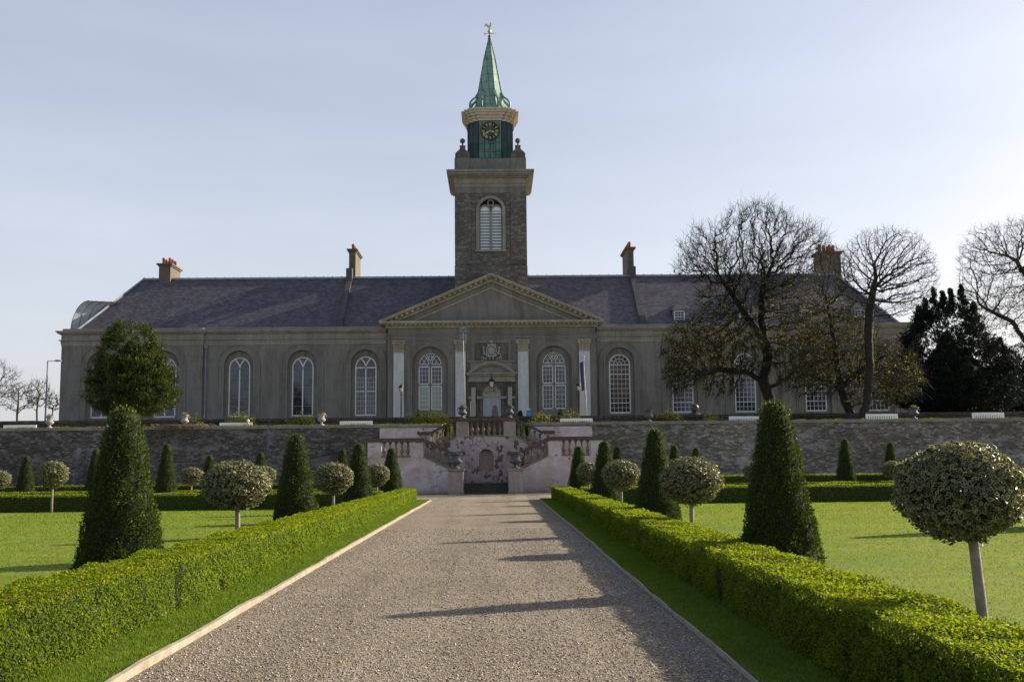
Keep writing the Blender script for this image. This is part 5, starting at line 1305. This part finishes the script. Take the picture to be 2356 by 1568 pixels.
for z0, z1, e in ((40.0, 40.3, .12), (40.3, 40.62, .22), (40.62, 40.9, .40), (40.9, 41.15, .55), (41.15, 41.35, .66)): cross(cc, e, z0, z1)
part('clock_cornice', cc, 'cream', cs_o)
cy = TY-2.66; CZ = 38.75
ck = MB(); disc(ck, TX, CZ, 1.10, 1.10, cy-.10, cy-.0, 40)
face = part('clock_face', ck, 'black', hb)
part('clock_centre', MB().prism([(TX+.56*math.cos(2*math.pi*i/28), CZ+.56*math.sin(2*math.pi*i/28)) for i in range(28)], cy-.112, cy-.101), 'copperdark', face)
nm = MB(); yn = cy-.13
def stroke(p, q, w_=.045): nm.strip([p, q], w_, yn, cy-.102)
NUM = ['XII', 'I', 'II', 'III', 'IIII', 'V', 'VI', 'VII', 'VIII', 'IX', 'X', 'XI']
for hr, s_ in enumerate(NUM):
    a = math.radians(90-hr*30); ur = Vector((math.cos(a), math.sin(a))); ut = Vector((math.sin(a), -math.cos(a)))
    wd = {'I': .085, 'V': .15, 'X': .15}; tot = sum(wd[c_] for c_ in s_); x = -tot/2
    def pt(u, v): q = Vector((TX, CZ))+ur*(.62+.3*v)+ut*u; return (q.x, q.y)
    for c_ in s_:
        m_ = x+wd[c_]/2
        if c_ == 'I': stroke(pt(m_, 0), pt(m_, 1))
        if c_ == 'V': stroke(pt(m_-.05, 1), pt(m_, 0)); stroke(pt(m_+.05, 1), pt(m_, 0), .03)
        if c_ == 'X': stroke(pt(m_-.055, 1), pt(m_+.055, 0)); stroke(pt(m_+.055, 1), pt(m_-.055, 0), .03)
        x += wd[c_]
for k in range(60):
    a = math.radians(k*6); r0, r1 = (1.0, 1.04); nm.strip([(TX+r0*math.cos(a), CZ+r0*math.sin(a)), (TX+r1*math.cos(a), CZ+r1*math.sin(a))], .03, yn, cy-.102)
part('numerals', nm, 'gold', face)
def hand(ang, L, w_, name):
    a = math.radians(90-ang); m_ = MB(); u = Vector((math.cos(a), math.sin(a))); q = lambda d: (TX+u.x*d, CZ+u.y*d)
    m_.strip([q(-.12), q(L*.35)], w_*.8, yn-.03, yn-.01); m_.strip([q(L*.35), q(L*.8)], w_*1.5, yn-.03, yn-.01); m_.strip([q(L*.8), q(L)], w_*.5, yn-.03, yn-.01)
    part(name, m_, 'gold', face)
hand(110, .55, .09, 'hour_hand'); hand(238, .72, .08, 'minute_hand')
# spire
SX, SY = TX, TY
sp = MB().lathe((SX, SY, 0), [(2.62, 41.35), (2.45, 41.55), (2.0, 42.1), (1.78, 42.6), (1.58, 43.4), (1.40, 44.3), (.72, 48.1), (.14, 50.55), (.10, 50.65)], 8, rot=R(22.5))
spo = part('spire', sp, 'copper', hb)
for k in range(8):
    a = R(22.5+45*k); c_, s_ = math.cos(a), math.sin(a)
    pts = [(1.45, 44.0), (1.72, 43.45), (2.15, 43.1), (2.42, 42.75), (2.5, 42.3), (2.42, 41.9), (2.3, 41.55)]
    mb = MB(); n = len(pts); vs = []
    for i, (r, z) in enumerate(pts):
        for dr, dt in ((.09, -.12), (.09, .12), (-.09, .12), (-.09, -.12)): vs.append((SX+(r+dr)*c_-dt*s_, SY+(r+dr)*s_+dt*c_, z+dr*.6))
    mb.add(vs, [(4*i+j, 4*i+(j+1) % 4, 4*i+4+(j+1) % 4, 4*i+4+j) for i in range(n-1) for j in range(4)]+[(0, 1, 2, 3), (4*n-4, 4*n-3, 4*n-2, 4*n-1)])
    part('scroll_bracket', mb, 'copper', spo)
    mb = MB().tube([(SX+r*c_, SY+r*s_, z) for r, z in ((1.6, 43.4), (1.42, 44.3), (.74, 48.1), (.15, 50.55))], .05, 5)
    part('hip_roll', mb, 'copper', spo)
# weathervane with letters and cockerel
vane = part('vane_rod', MB().lathe((SX, SY, 50.6), [(.16, 0), (.2, .1), (.09, .2), (.2, .42), (.12, .5), (.05, .55), (.045, 1.5)], 10), 'black', hb, True)
part('gilt_ball', MB().sphere((SX, SY, 51.62), .22, 14, 10), 'gold', vane, True)
part('compass_arms', MB().box(SX-.48, SX+.48, SY-.02, SY+.02, 51.30, 51.34).box(SX-.02, SX+.02, SY-.5, SY+.5, 51.345, 51.385), 'black', vane)
lt = MB()
e = SX-.60                                   # letter seen from behind, so mirrored
lt.strip([(e+.1, 51.18), (e+.1, 51.46)], .045, SY-.02, SY+.02)
for z in (51.2, 51.32, 51.44): lt.strip([(e-.07, z), (e+.09, z)], .04, SY-.018, SY+.018)
e = SX+.62; lt.strip([(e-.14, 51.46), (e-.07, 51.2), (e, 51.4), (e+.07, 51.2), (e+.14, 51.46)], .045, SY-.02, SY+.02)
part('compass_letters', lt, 'gold', vane)
ckp = [(-.05, 0), (.08, 0), (.06, .12), (.2, .16), (.34, .3), (.38, .48), (.32, .58), (.40, .60), (.33, .66), (.36, .74), (.28, .72), (.22, .78), (.18, .70), (.16, .58), (.14, .44), (.02, .36), (-.12, .38), (-.2, .52), (-.34, .60), (-.5, .58), (-.6, .48), (-.66, .30), (-.66, .06), (-.6, .2), (-.55, .34), (-.5, .22), (-.46, .36), (-.36, .3), (-.26, .2), (-.1, .14)]
part('cockerel', MB().prism([(SX-.05+x*.78, 51.95+z*1.0) for x, z in ckp], SY-.03, SY+.03), 'gold', vane)

# hanging lantern over the door
hl = thing('wall_lantern', 'black lantern hanging in front of the arch over the door', 'lantern', (xd, 108.2, 9.4))
zt = 10.75
part('glass', MB().lathe((xd, 108.2, 9.42), [(.13, 0), (.22, .55)], 6), 'lanternglass', hl)
part('lantern_frame', MB().lathe((xd, 108.2, 9.37), [(.15, 0), (.15, .05)], 6).lathe((xd, 108.2, 9.97), [(.32, 0), (.28, .08), (.14, .3), (.07, .36), (.09, .44), (.02, .5)], 6).tube([(xd, 108.2, 10.4), (xd, 108.25, 10.75)], .03, 5).tube([(xd, 108.2, 9.25), (xd, 108.2, 9.4)], .04, 5), 'black', hl)
# ------------------------------------------------------------------ trees: skeletons grown towards points in the crown
def grow(att, nodes, parents, di, dk, step, iters=140, wig=.25, grav=0.0, maxn=16000):
    A = np.array(att); P = [np.array(p, float) for p in nodes]; par = list(parents)
    best = np.full(len(A), 1e9); idx = np.zeros(len(A), int)
    def upd(new0):
        Q = np.array(P[new0:])
        for c in range(0, len(Q), 200):
            q = Q[c:c+200]; d = np.linalg.norm(A[:, None]-q[None], axis=2); m = d.argmin(1); dm = d[np.arange(len(A)), m]
            b = dm < best; best[b] = dm[b]; idx[b] = m[b]+new0+c
    upd(0)
    for it in range(iters):
        if len(A) == 0 or len(P) > maxn: break
        act = best < di if (best < di).any() else best <= best.min()*1.3
        ids = np.unique(idx[act]); new0 = len(P)
        dirs = A[act]-np.array(P)[idx[act]]; dirs /= np.maximum(np.linalg.norm(dirs, axis=1, keepdims=True), 1e-6)
        acc = np.zeros((len(P), 3)); np.add.at(acc, idx[act], dirs)
        for i in ids:
            d = acc[i]+rng.normal(0, wig, 3)*max(1, np.linalg.norm(acc[i])); d[2] -= grav*np.linalg.norm(acc[i])
            L = np.linalg.norm(d)
            if L < 1e-6: continue
            P.append(P[i]+d/L*step); par.append(i)
        upd(new0)
        keep = best > dk; A = A[keep]; best = best[keep]; idx = idx[keep]
    return np.array(P), np.array(par)
def radii(P, par, tip, e=2.3):
    n = len(P); acc = np.zeros(n)
    for i in range(n-1, -1, -1):
        if acc[i] == 0: acc[i] = tip**e
        if par[i] >= 0: acc[par[i]] += acc[i]
    return acc**(1/e)
def tubes_mesh(name, P, par, r, sel, k, mat):
    i = np.array([j for j in range(len(P)) if par[j] >= 0 and sel[j]])
    if len(i) == 0: return None
    a, b = P[par[i]], P[i]; ra = np.minimum(r[par[i]], r[i]*1.35); rb = r[i]
    d = unit(b-a); b = b+d*(rb*.4)[:, None]; ref = np.where(np.abs(d[:, 2:3]) < .9, np.array([[0, 0, 1.]]), np.array([[1., 0, 0]]))
    u = unit(np.cross(d, ref)); q = np.cross(d, u); ang = np.arange(k)*2*math.pi/k
    ring = u[:, None]*np.cos(ang)[None, :, None]+q[:, None]*np.sin(ang)[None, :, None]
    V = np.concatenate([a[:, None]+ring*ra[:, None, None], b[:, None]+ring*rb[:, None, None]], 1).reshape(-1, 3)
    base = (np.arange(len(i))*2*k)[:, None, None]; j = np.arange(k); F0 = np.stack([j, (j+1) % k, (j+1) % k+k, j+k], 1)[None]
    me = arrays_mesh(name, V, (base+F0).reshape(-1, 4), smooth=True); return me
def tree(name, label, base, att, trunk, di, dk, step, tip, mat='bark', buds=None, group=None, e=2.3, wig=.25, grav=0, maxn=14000, trunk_r=None, scale_r=1, fz=None):
    """base world; trunk list of (points, parent index)"""
    b = Vector(base); t = thing(name, label, 'tree', b, group)
    nodes = [tuple(b)]; par = [-1]
    for pts, p0 in trunk:
        prev = p0
        cur = np.array(nodes[prev])
        for q in pts:
            q = np.array(q, float); m = max(1, int(np.linalg.norm(q-cur)/step/1.6))
            st_ = cur.copy()
            for k in range(1, m+1):
                nodes.append(tuple(st_+(q-st_)*k/m+rng.normal(0, step*.10, 3)*(k < m))); par.append(prev); prev = len(nodes)-1
            cur = q
    P, pr = grow(att, nodes, par, di, dk, step, wig=wig, grav=grav, maxn=maxn)
    r = radii(P, pr, tip, e)*scale_r
    if trunk_r: r = np.minimum(r, trunk_r)
    P = P-np.array(b)
    thick = r > .10
    for nm_, sel, k in (('trunk', thick, 9), ('branches', ~thick & (r > tip*1.6*scale_r), 5), ('twigs', r <= tip*1.6*scale_r, 3)):
        me = tubes_mesh(nm_, P, pr, r, sel, k, mat)
        if me: link(nm_, me, M[mat], t)
    if fz:
        Q, qp, m_ = fuzz(P, r, tip*1.9*scale_r, fz[0], fz[1], fz[2], b)
        rq = np.concatenate([np.full(m_, tip*.75), np.full(m_, tip*.6), np.full(m_, tip*.35)])
        me = tubes_mesh('twigs', Q, qp, rq, np.ones(len(Q), bool), 3, mat); link('twigs', me, M[mat], t)
    if buds:
        n, size, zlim, m_ = buds
        cand = np.where((r < tip*2.6*scale_r))[0]
        wgt = np.exp(-(P[cand, 2]-zlim)/2.2); wgt = np.clip(wgt, .06, 1); wgt /= wgt.sum()
        c = rng.choice(cand, n, p=wgt); k = 4
        C0 = np.repeat(P[c], k, 0)+rng.normal(0, size*.55, (n*k, 3))
        link('leaves', leaves('leaves', C0, rng.normal(0, 1, (n*k, 3)), size, .55, 1, .2), M[m_], t)
    return t
def fuzz(P, r, lim, per, L, droop, b):
    """short fine twigs growing off the thin branches"""
    c = np.where(r < lim)[0]; c = np.repeat(c, per); n = len(c); p0 = P[c]
    out = unit(p0-np.array([P[:, 0].mean(), P[:, 1].mean(), P[:, 2].min()*.5+P[:, 2].mean()*.5])); d = out*.7+rng.normal(0, .6, (n, 3))
    low = np.clip((np.median(p0[:, 2])-p0[:, 2])/3, 0, 1) if droop else np.zeros(n)
    d[:, 2] += .25-low*1.5*droop; d = unit(d); l = (L*rng.uniform(.4, 1.2, n))[:, None]
    p1 = p0+d*l*.5; d2 = unit(d+rng.normal(0, .35, (n, 3))); d2[:, 2] -= low*.5*droop; p2 = p1+d2*l*.5
    return np.concatenate([p0, p1, p2]), np.concatenate([np.full(n, -1), np.arange(n), np.arange(n)+n]), n
def ell(cx, cy, Y, rx, ry, n, ryd=None, shell=0.0, zmin=None):
    """points in an ellipsoid whose outline in the photo is centre/radius in pixels"""
    c = at(cx, cy, Y); m = Y/2400; d = unit(rng.normal(0, 1, (n, 3))); q = rng.random(n)**(1/3)
    if shell: q = shell+(1-shell)*q
    A = d*q[:, None]*np.array([rx*m, (ryd or (rx+ry)/2*m*.8), ry*m])+np.array(c)
    if zmin: A = A[A[:, 2] > zmin]
    return A
def V3(x, y, Y): return tuple(at(x, y, Y))

# old chestnut
Y = 79
base = at(1772, 962, Y); base.z = 4.3
lobes = [(1745, 520, 88, 62, 900), (1625, 575, 68, 66, 650), (1850, 560, 66, 58, 500), (1690, 610, 70, 60, 500), (1590, 620, 48, 40, 250), (1790, 620, 95, 75, 1300), (1700, 700, 110, 60, 1200), (1740, 620, 90, 90, 900), (1830, 720, 85, 75, 700),
         (1600, 800, 82, 88, 1100), (1560, 860, 42, 50, 260), (1700, 800, 80, 62, 600), (1850, 820, 88, 66, 700), (1660, 880, 55, 36, 250)]
A = np.vstack([ell(a_, b_, Y+rng.uniform(-2, 2), c_, d_, n_) for a_, b_, c_, d_, n_ in lobes])
tree('budding_chestnut', 'large old gnarled tree with drooping twigs and small yellow-green leaf buds', base, A,
     [([V3(1770, 915, Y), V3(1757, 878, Y), V3(1768, 820, Y), V3(1752, 740, Y), V3(1755, 660, Y)], 0),
      ([V3(1715, 855, Y-1), V3(1650, 850, Y-1.5), V3(1612, 862, Y-1.5)], 6),
      ([V3(1810, 870, Y), V3(1835, 845, Y)], 5),
      ([V3(1700, 700, Y), V3(1665, 650, Y+1)], 12)],
     3.2, .40, .27, .016, buds=(8500, .12, 7.0, 'bud'), mat='barkdark', wig=.5, trunk_r=.68, e=2.22, maxn=26000, fz=(2, 1.0, 1.1))
# bare domed tree and leaning budding tree
Y = 64
base = at(1972, 962, Y); base.z = 3.1
A = np.vstack([ell(2040, 628, Y, 122, 112, 3800, shell=.6), ell(2045, 640, Y, 112, 95, 1400), ell(2100, 650, Y, 60, 70, 300, shell=.4)])
tree('bare_tree', 'tall leafless tree with a domed twiggy crown right of the brick chimney', base, A,
     [([V3(1995, 925, Y), V3(2001, 850, Y), V3(1998, 760, Y), V3(2003, 700, Y), V3(2010, 665, Y)], 0)],
     2.6, .25, .18, .010, mat='barkdark', wig=.2, trunk_r=.42, e=2.08, maxn=24000, fz=(1, .5, 0))
Y = 66.5
base = at(1962, 962, Y); base.z = 4.3
A = np.vstack([ell(1925, 800, Y, 105, 120, 1200), ell(1980, 850, Y, 150, 70, 1300), ell(2040, 870, Y-1, 90, 60, 800), ell(1915, 650, Y, 55, 90, 300), ell(1870, 875, Y, 90, 40, 400)])
tree('budding_tree', 'spreading tree with yellow-green young leaves between the old tree and the dark conifer', base, A,
     [([V3(1945, 925, Y), V3(1930, 860, Y), V3(1918, 780, Y), V3(1905, 700, Y)], 0), ([V3(1980, 850, Y), V3(2030, 820, Y)], 4)],
     2.4, .36, .24, .013, mat='barkdark', buds=(3600, .11, 6.5, 'bud'), wig=.42, trunk_r=.32, e=2.1, fz=(3, .8, 1.0), maxn=11000)
Y = 92
base = at(2445, 962, Y); base.z = 4.3
A = np.vstack([ell(2390, 640, Y, 190, 155, 4200, shell=.3), ell(2290, 700, Y, 100, 60, 900), ell(2270, 590, Y, 70, 75, 700)])
tree('bare_tree', 'large leafless tree reaching in from the right edge of the picture', base, A,
     [([V3(2440, 850, Y), V3(2425, 760, Y), V3(2390, 690, Y), V3(2340, 600, Y)], 0), ([V3(2330, 740, Y), V3(2260, 705, Y)], 6), ([V3(2460, 640, Y)], 8)],
     3.4, .38, .27, .013, mat='barkdark', wig=.18, trunk_r=.6, e=2.1, maxn=22000, fz=(2, .8, 0))
for cx, cy, rx, ry, tx, lab, Y in ((-25, 880, 75, 55, -30, 'leafless tree cut off by the left edge, beyond the wall', 140),
        (42, 915, 52, 38, 40, 'small twiggy tree beyond the wall near the left edge', 132),
        (88, 905, 36, 36, 86, 'small budding tree beyond the wall, left of the tall street lamp', 128),
        (120, 925, 22, 26, 121, 'small tree beyond the wall between the street lamp and the building', 126)):
    base = at(tx, 962, Y); base.z = 4.3
    tree('distant_tree', lab, base, ell(cx, cy, Y, rx, ry, 600), [([V3(tx, cy+ry*.8, Y), V3(tx+2, cy+ry*.3, Y)], 0)], 3.5, .6, .4, .022, mat='bark',
         buds=(260, .11, 9, 'darkshrub'), fz=(2, 1.0, .2), group='small trees beyond the wall at the left', wig=.3, trunk_r=.25, maxn=2600)

def tufts(P, D, per, L, spread):
    """elongated sprays of leaves: returns points, up directions"""
    n = len(P); Q = np.repeat(P, per, 0); DD = np.repeat(D, per, 0); t = rng.random(n*per)[:, None]
    return Q+DD*t*L+rng.normal(0, 1, (n*per, 3))*spread*(1.1-t*.75), DD
# evergreens: shaggy clumps on an irregular outline (rows: y, left x, right x in the photo at the tree's distance)
def evergreen(name, label, env, Y, nclump, clump_r, leaf, per, mat, upw, core=.8, depth=.85, tips=(), spray=.5, rho=(.72, 1.0), base_x=None):
    env = sorted(env); ys = np.array([e[0] for e in env], float); xl = np.array([e[1] for e in env], float); xr = np.array([e[2] for e in env], float)
    bx = base_x or (xl[-1]+xr[-1])/2; b = at(bx, 960, Y); t = thing(name, label, 'tree', (b.x, Y, 4.3)); m = Y/2400
    def pos(y, a, rh):
        l, r = np.interp(y, ys, xl), np.interp(y, ys, xr); c = at((l+r)/2, y, Y); h = (r-l)/2*m
        return np.array([c.x+h*math.cos(a)*rh, Y+h*depth*math.sin(a)*rh, c.z]), np.array([math.cos(a), math.sin(a), 0.])
    wts = (np.interp(np.linspace(ys[0], ys[-1], 200), ys, xr-xl)); cum = np.cumsum(wts)/wts.sum()
    C0, D0, SC = [], [], []
    for _ in range(nclump):
        y = np.interp(rng.random(), cum, np.linspace(ys[0], ys[-1], 200)); p, d = pos(y, rng.uniform(0, 6.283), rng.uniform(*rho))
        C0.append(p); D0.append(d*(1-upw)+np.array([0, 0, upw])); SC.append(1)
    for tx, ty, w_, hh in tips:
        p0 = at(tx, ty, Y)
        for k in range(26):
            u = k/25; a = rng.uniform(0, 6.28); C0.append(np.array([p0.x+math.cos(a)*w_*m*u, Y+math.sin(a)*w_*m*u, p0.z-.25-hh*m*u])); D0.append(np.array([math.cos(a)*.5*u, math.sin(a)*.5*u, 1.])); SC.append(.3+.4*u)
    P, D = [], []
    for p, d, sc_ in zip(C0, D0, SC):
        r = sc_*clump_r*rng.uniform(.6, 1.25); k = int(per); q = rng.normal(0, 1, (k, 3)); q = unit(q)*rng.random((k, 1))**.5*np.array([r, r, r*.55])
        P.append(p+q); D.append(np.tile(unit((d+rng.normal(0, .12, 3))[None]), (k, 1))+rng.normal(0, .28, (k, 3)))
    P = np.vstack(P); D = np.vstack(D)*np.repeat(np.array(SC), int(per))[:, None]; Q, DD = tufts(P, D, 7, spray, .05)
    link('foliage', leaves('foliage', Q-np.array(t.location), unit(DD)+rng.normal(0, .7, Q.shape)+np.array([0, 0, .3]), leaf, .42, .9, up=unit(DD), bias=np.repeat(rng.random(len(C0))*.42-.08, int(per)*7)), M[mat], t)
    mb = MB(); vs = []; n = 14; rows = np.linspace(ys[0]+(ys[-1]-ys[0])*.16, ys[-1]-4, 12)
    for ri, y in enumerate(rows):
        for k in range(n):
            p, _ = pos(y, 2*math.pi*k/n, min(1, .15+ri*.17)*core*(1+.10*math.sin(k*2.3+y*.09))); vs.append(tuple(p))
    mb.add(vs, [(i*n+k, (i+1)*n+k, (i+1)*n+(k+1) % n, i*n+(k+1) % n) for i in range(len(rows)-1) for k in range(n)]+[tuple(range(n)), tuple(range(len(vs)-1, len(vs)-n-1, -1))])
    part('inner_growth', mb, 'yewcore', t)
    top = at((xl[0]+xr[0])/2, ys[0]+40, Y)
    part('trunk', MB().tube([(b.x, Y, 4.25), (b.x, Y, 6.5), (top.x, Y, top.z)], [.34, .28, .08], 8), 'bark', t, True)
    return t
evergreen('yew_tree', 'broad bushy golden-green yew before the left end of the building',
    [(750, 278, 316), (762, 258, 342), (780, 246, 358), (800, 237, 364), (820, 227, 372), (845, 215, 392), (870, 207, 404), (895, 203, 410), (918, 203, 410), (936, 212, 396), (950, 235, 362), (960, 262, 335)],
    81, 620, .42, .14, 18, 'yewgold', .62, core=.68, depth=.8, spray=.42, base_x=310)
evergreen('dark_conifer', 'dark spreading conifer with several pointed tops near the right edge',
    [(725, 2138, 2222), (750, 2115, 2240), (775, 2098, 2258), (800, 2082, 2285), (840, 2070, 2312), (880, 2058, 2328), (910, 2056, 2330), (930, 2072, 2320), (948, 2130, 2290), (960, 2180, 2250)],
    74, 1000, .42, .15, 14, 'conifer', .3, core=.62, depth=.8, tips=((2146, 660, 13, 75), (2168, 668, 9, 60), (2186, 662, 8, 60), (2211, 652, 10, 75), (2238, 692, 13, 60), (2112, 700, 12, 55), (2128, 684, 10, 55), (2300, 775, 18, 60), (2322, 815, 14, 50), (2095, 770, 14, 40)), spray=.6, rho=(.70, 1.06), base_x=2205)
evergreen('dark_conifer', 'dark conifer cut by the right edge behind the white car',
    [(795, 2340, 2365), (830, 2325, 2400), (870, 2310, 2420), (910, 2306, 2430), (940, 2318, 2430), (955, 2340, 2400)],
    82, 380, .45, .16, 14, 'conifer', .3, core=.62, spray=.6, rho=(.70, 1.06), base_x=2372)

def bush(name, label, cat, cx, yt, wpx, yb, Y, n, size, mat, group=None, z0=None, core=True, depth=None, twig=True):
    """loose shrub: stems plus sprays of leaves"""
    top = at(cx, yt, Y); m = Y/2400; z0 = top.z-(yb-yt)*m if z0 is None else z0; w_ = wpx*m/2; H = top.z-z0
    t = thing(name, label, cat, (top.x, Y, z0), group); dp = depth or min(w_, .5)
    n = int(n*2.0); k = max(12, int(n/22)); a = rng.uniform(0, 6.28, k); q = np.sqrt(rng.random(k)); hh = H*(1-.3*q**2)*rng.uniform(.72, 1.12, k)
    E_ = np.stack([np.cos(a)*q*w_, np.sin(a)*q*dp, hh], 1)
    mb = MB()
    for e in E_[::2 if k > 120 else 1]: mb.tube([(e[0]*.25, e[1]*.25, 0), (e[0]*.6, e[1]*.6, e[2]*.55), tuple(e)], [.012, .009, .004], 3)
    part('stems', mb, 'bark', t, False, False)
    P = np.repeat(E_, n//k, 0)*1.0; s = rng.random(len(P))[:, None]
    P = P*(1-.42*s**1.5)+rng.normal(0, .06+.02*w_, P.shape)*np.array([1, .8, 1]); P[:, 2] = np.maximum(P[:, 2], .02)
    link('leaves', leaves('leaves', P, np.array([[0, 0, .7]])+rng.normal(0, .8, P.shape), size, .5, 1), M[mat], t); return t
GS = 'shrubs along the low wall of the terrace'
for cx, yt, wpx, yb, n, mat, lab in (
    (452, 955, 34, 975, 260, 'shrub', 'small sprig-like shrub just right of the urn with yellow flowers'),
    (553, 950, 74, 978, 1100, 'shrub', 'yellow-green shrub behind the bench with the seated person'),
    (692, 953, 74, 974, 1100, 'shrub', 'yellow-green shrub between the seated person and the empty bench'),
    (985, 943, 122, 972, 1800, 'shrub', 'wide olive shrub against the low wall just left of the staircase'),
    (1245, 945, 60, 964, 450, 'shrub', 'sparse twiggy shrub right of the staircase top'),
    (1310, 941, 60, 962, 500, 'shrub', 'sparse olive shrub above the first bench right of the staircase'),
    (1540, 945, 66, 967, 1200, 'bud', 'bright yellow-green shrub right of the dark grey urn'),
    (1640, 948, 60, 962, 260, 'shrub', 'thin twiggy shrub right of the bronze ball'),
    (1860, 948, 70, 965, 300, 'darkshrub', 'dark sparse shrub right of the tip of the huge right yew cone')):
    bush('shrub', lab, 'shrub', cx, yt, wpx, yb, 65.3, n, .085, mat, GS, z0=3.1)
for x, yt, lab in ((962.5, 940, 'tiny clipped cone on the forecourt below the left front window'), (1289, 940, 'tiny clipped cone on the forecourt below the right front window'), (1197, 943, 'tiny clipped cone right of the door beside the grey urn')):
    p = at(x, yt, 72); c = copy_tree(cfar, loc=(p.x, 72, 4.3), label=lab, group='tiny clipped cones before the door'); c.scale = (.62, .62, (p.z-4.3)/2.25)
Y = 100
for cx, yt, w_, lab in ((2150, 905, 90, 'brownish bush behind the conifer, nearest to the building'), (2230, 895, 120, 'brownish bush behind the trunk of the dark conifer'), (2325, 880, 110, 'dark bush behind the white car')):
    bush('background_bush', lab, 'shrub', cx, yt, w_, 962, Y, 3000, .26, 'darkshrub', 'dark bushes behind the conifer', z0=4.3, depth=2.0)
# dry creeper hanging over the left wall
p0 = at(415, 985, 58.9); Ac = []
for _ in range(700):
    x = rng.normal(418, 34); y_ = 985+abs(rng.normal(0, 48)); q = at(x, min(y_, 1100), 58.93); Ac.append((q.x, 58.93-rng.random()*.12, q.z))
tc_ = thing('dry_creeper', 'dry brown creeper hanging over the coping of the left stone wall', 'climbing plant', (p0.x, 58.8, 0))
nodes = [(p0.x+dx, 58.75, 3.86) for dx in (-1.2, -.8, -.4, 0, .4, .8, 1.2)]
P, pr = grow(np.array(Ac), nodes, [-1, 0, 1, 2, 3, 4, 5], 1.2, .13, .09, iters=60, wig=.5, maxn=5000)
r = radii(P, pr, .006, 2.6); P = P-np.array(tc_.location)
link('stems', tubes_mesh('stems', P, pr, r, np.ones(len(P), bool), 3, 'creeper'), M['creeper'], tc_)
mb = MB()
for k in range(90):
    x = p0.x+random.gauss(0, .9); mb.tube([(x, 59.3, 3.86), (x+random.uniform(-.3, .3), 58.95, 3.95), (x+random.uniform(-.5, .5), 58.8, 3.75), (x+random.uniform(-.7, .7), 58.85, 3.75-random.uniform(.2, .9))], [.012, .01, .008, .004], 3)
part('hanging_stems', mb, 'creeper', tc_)
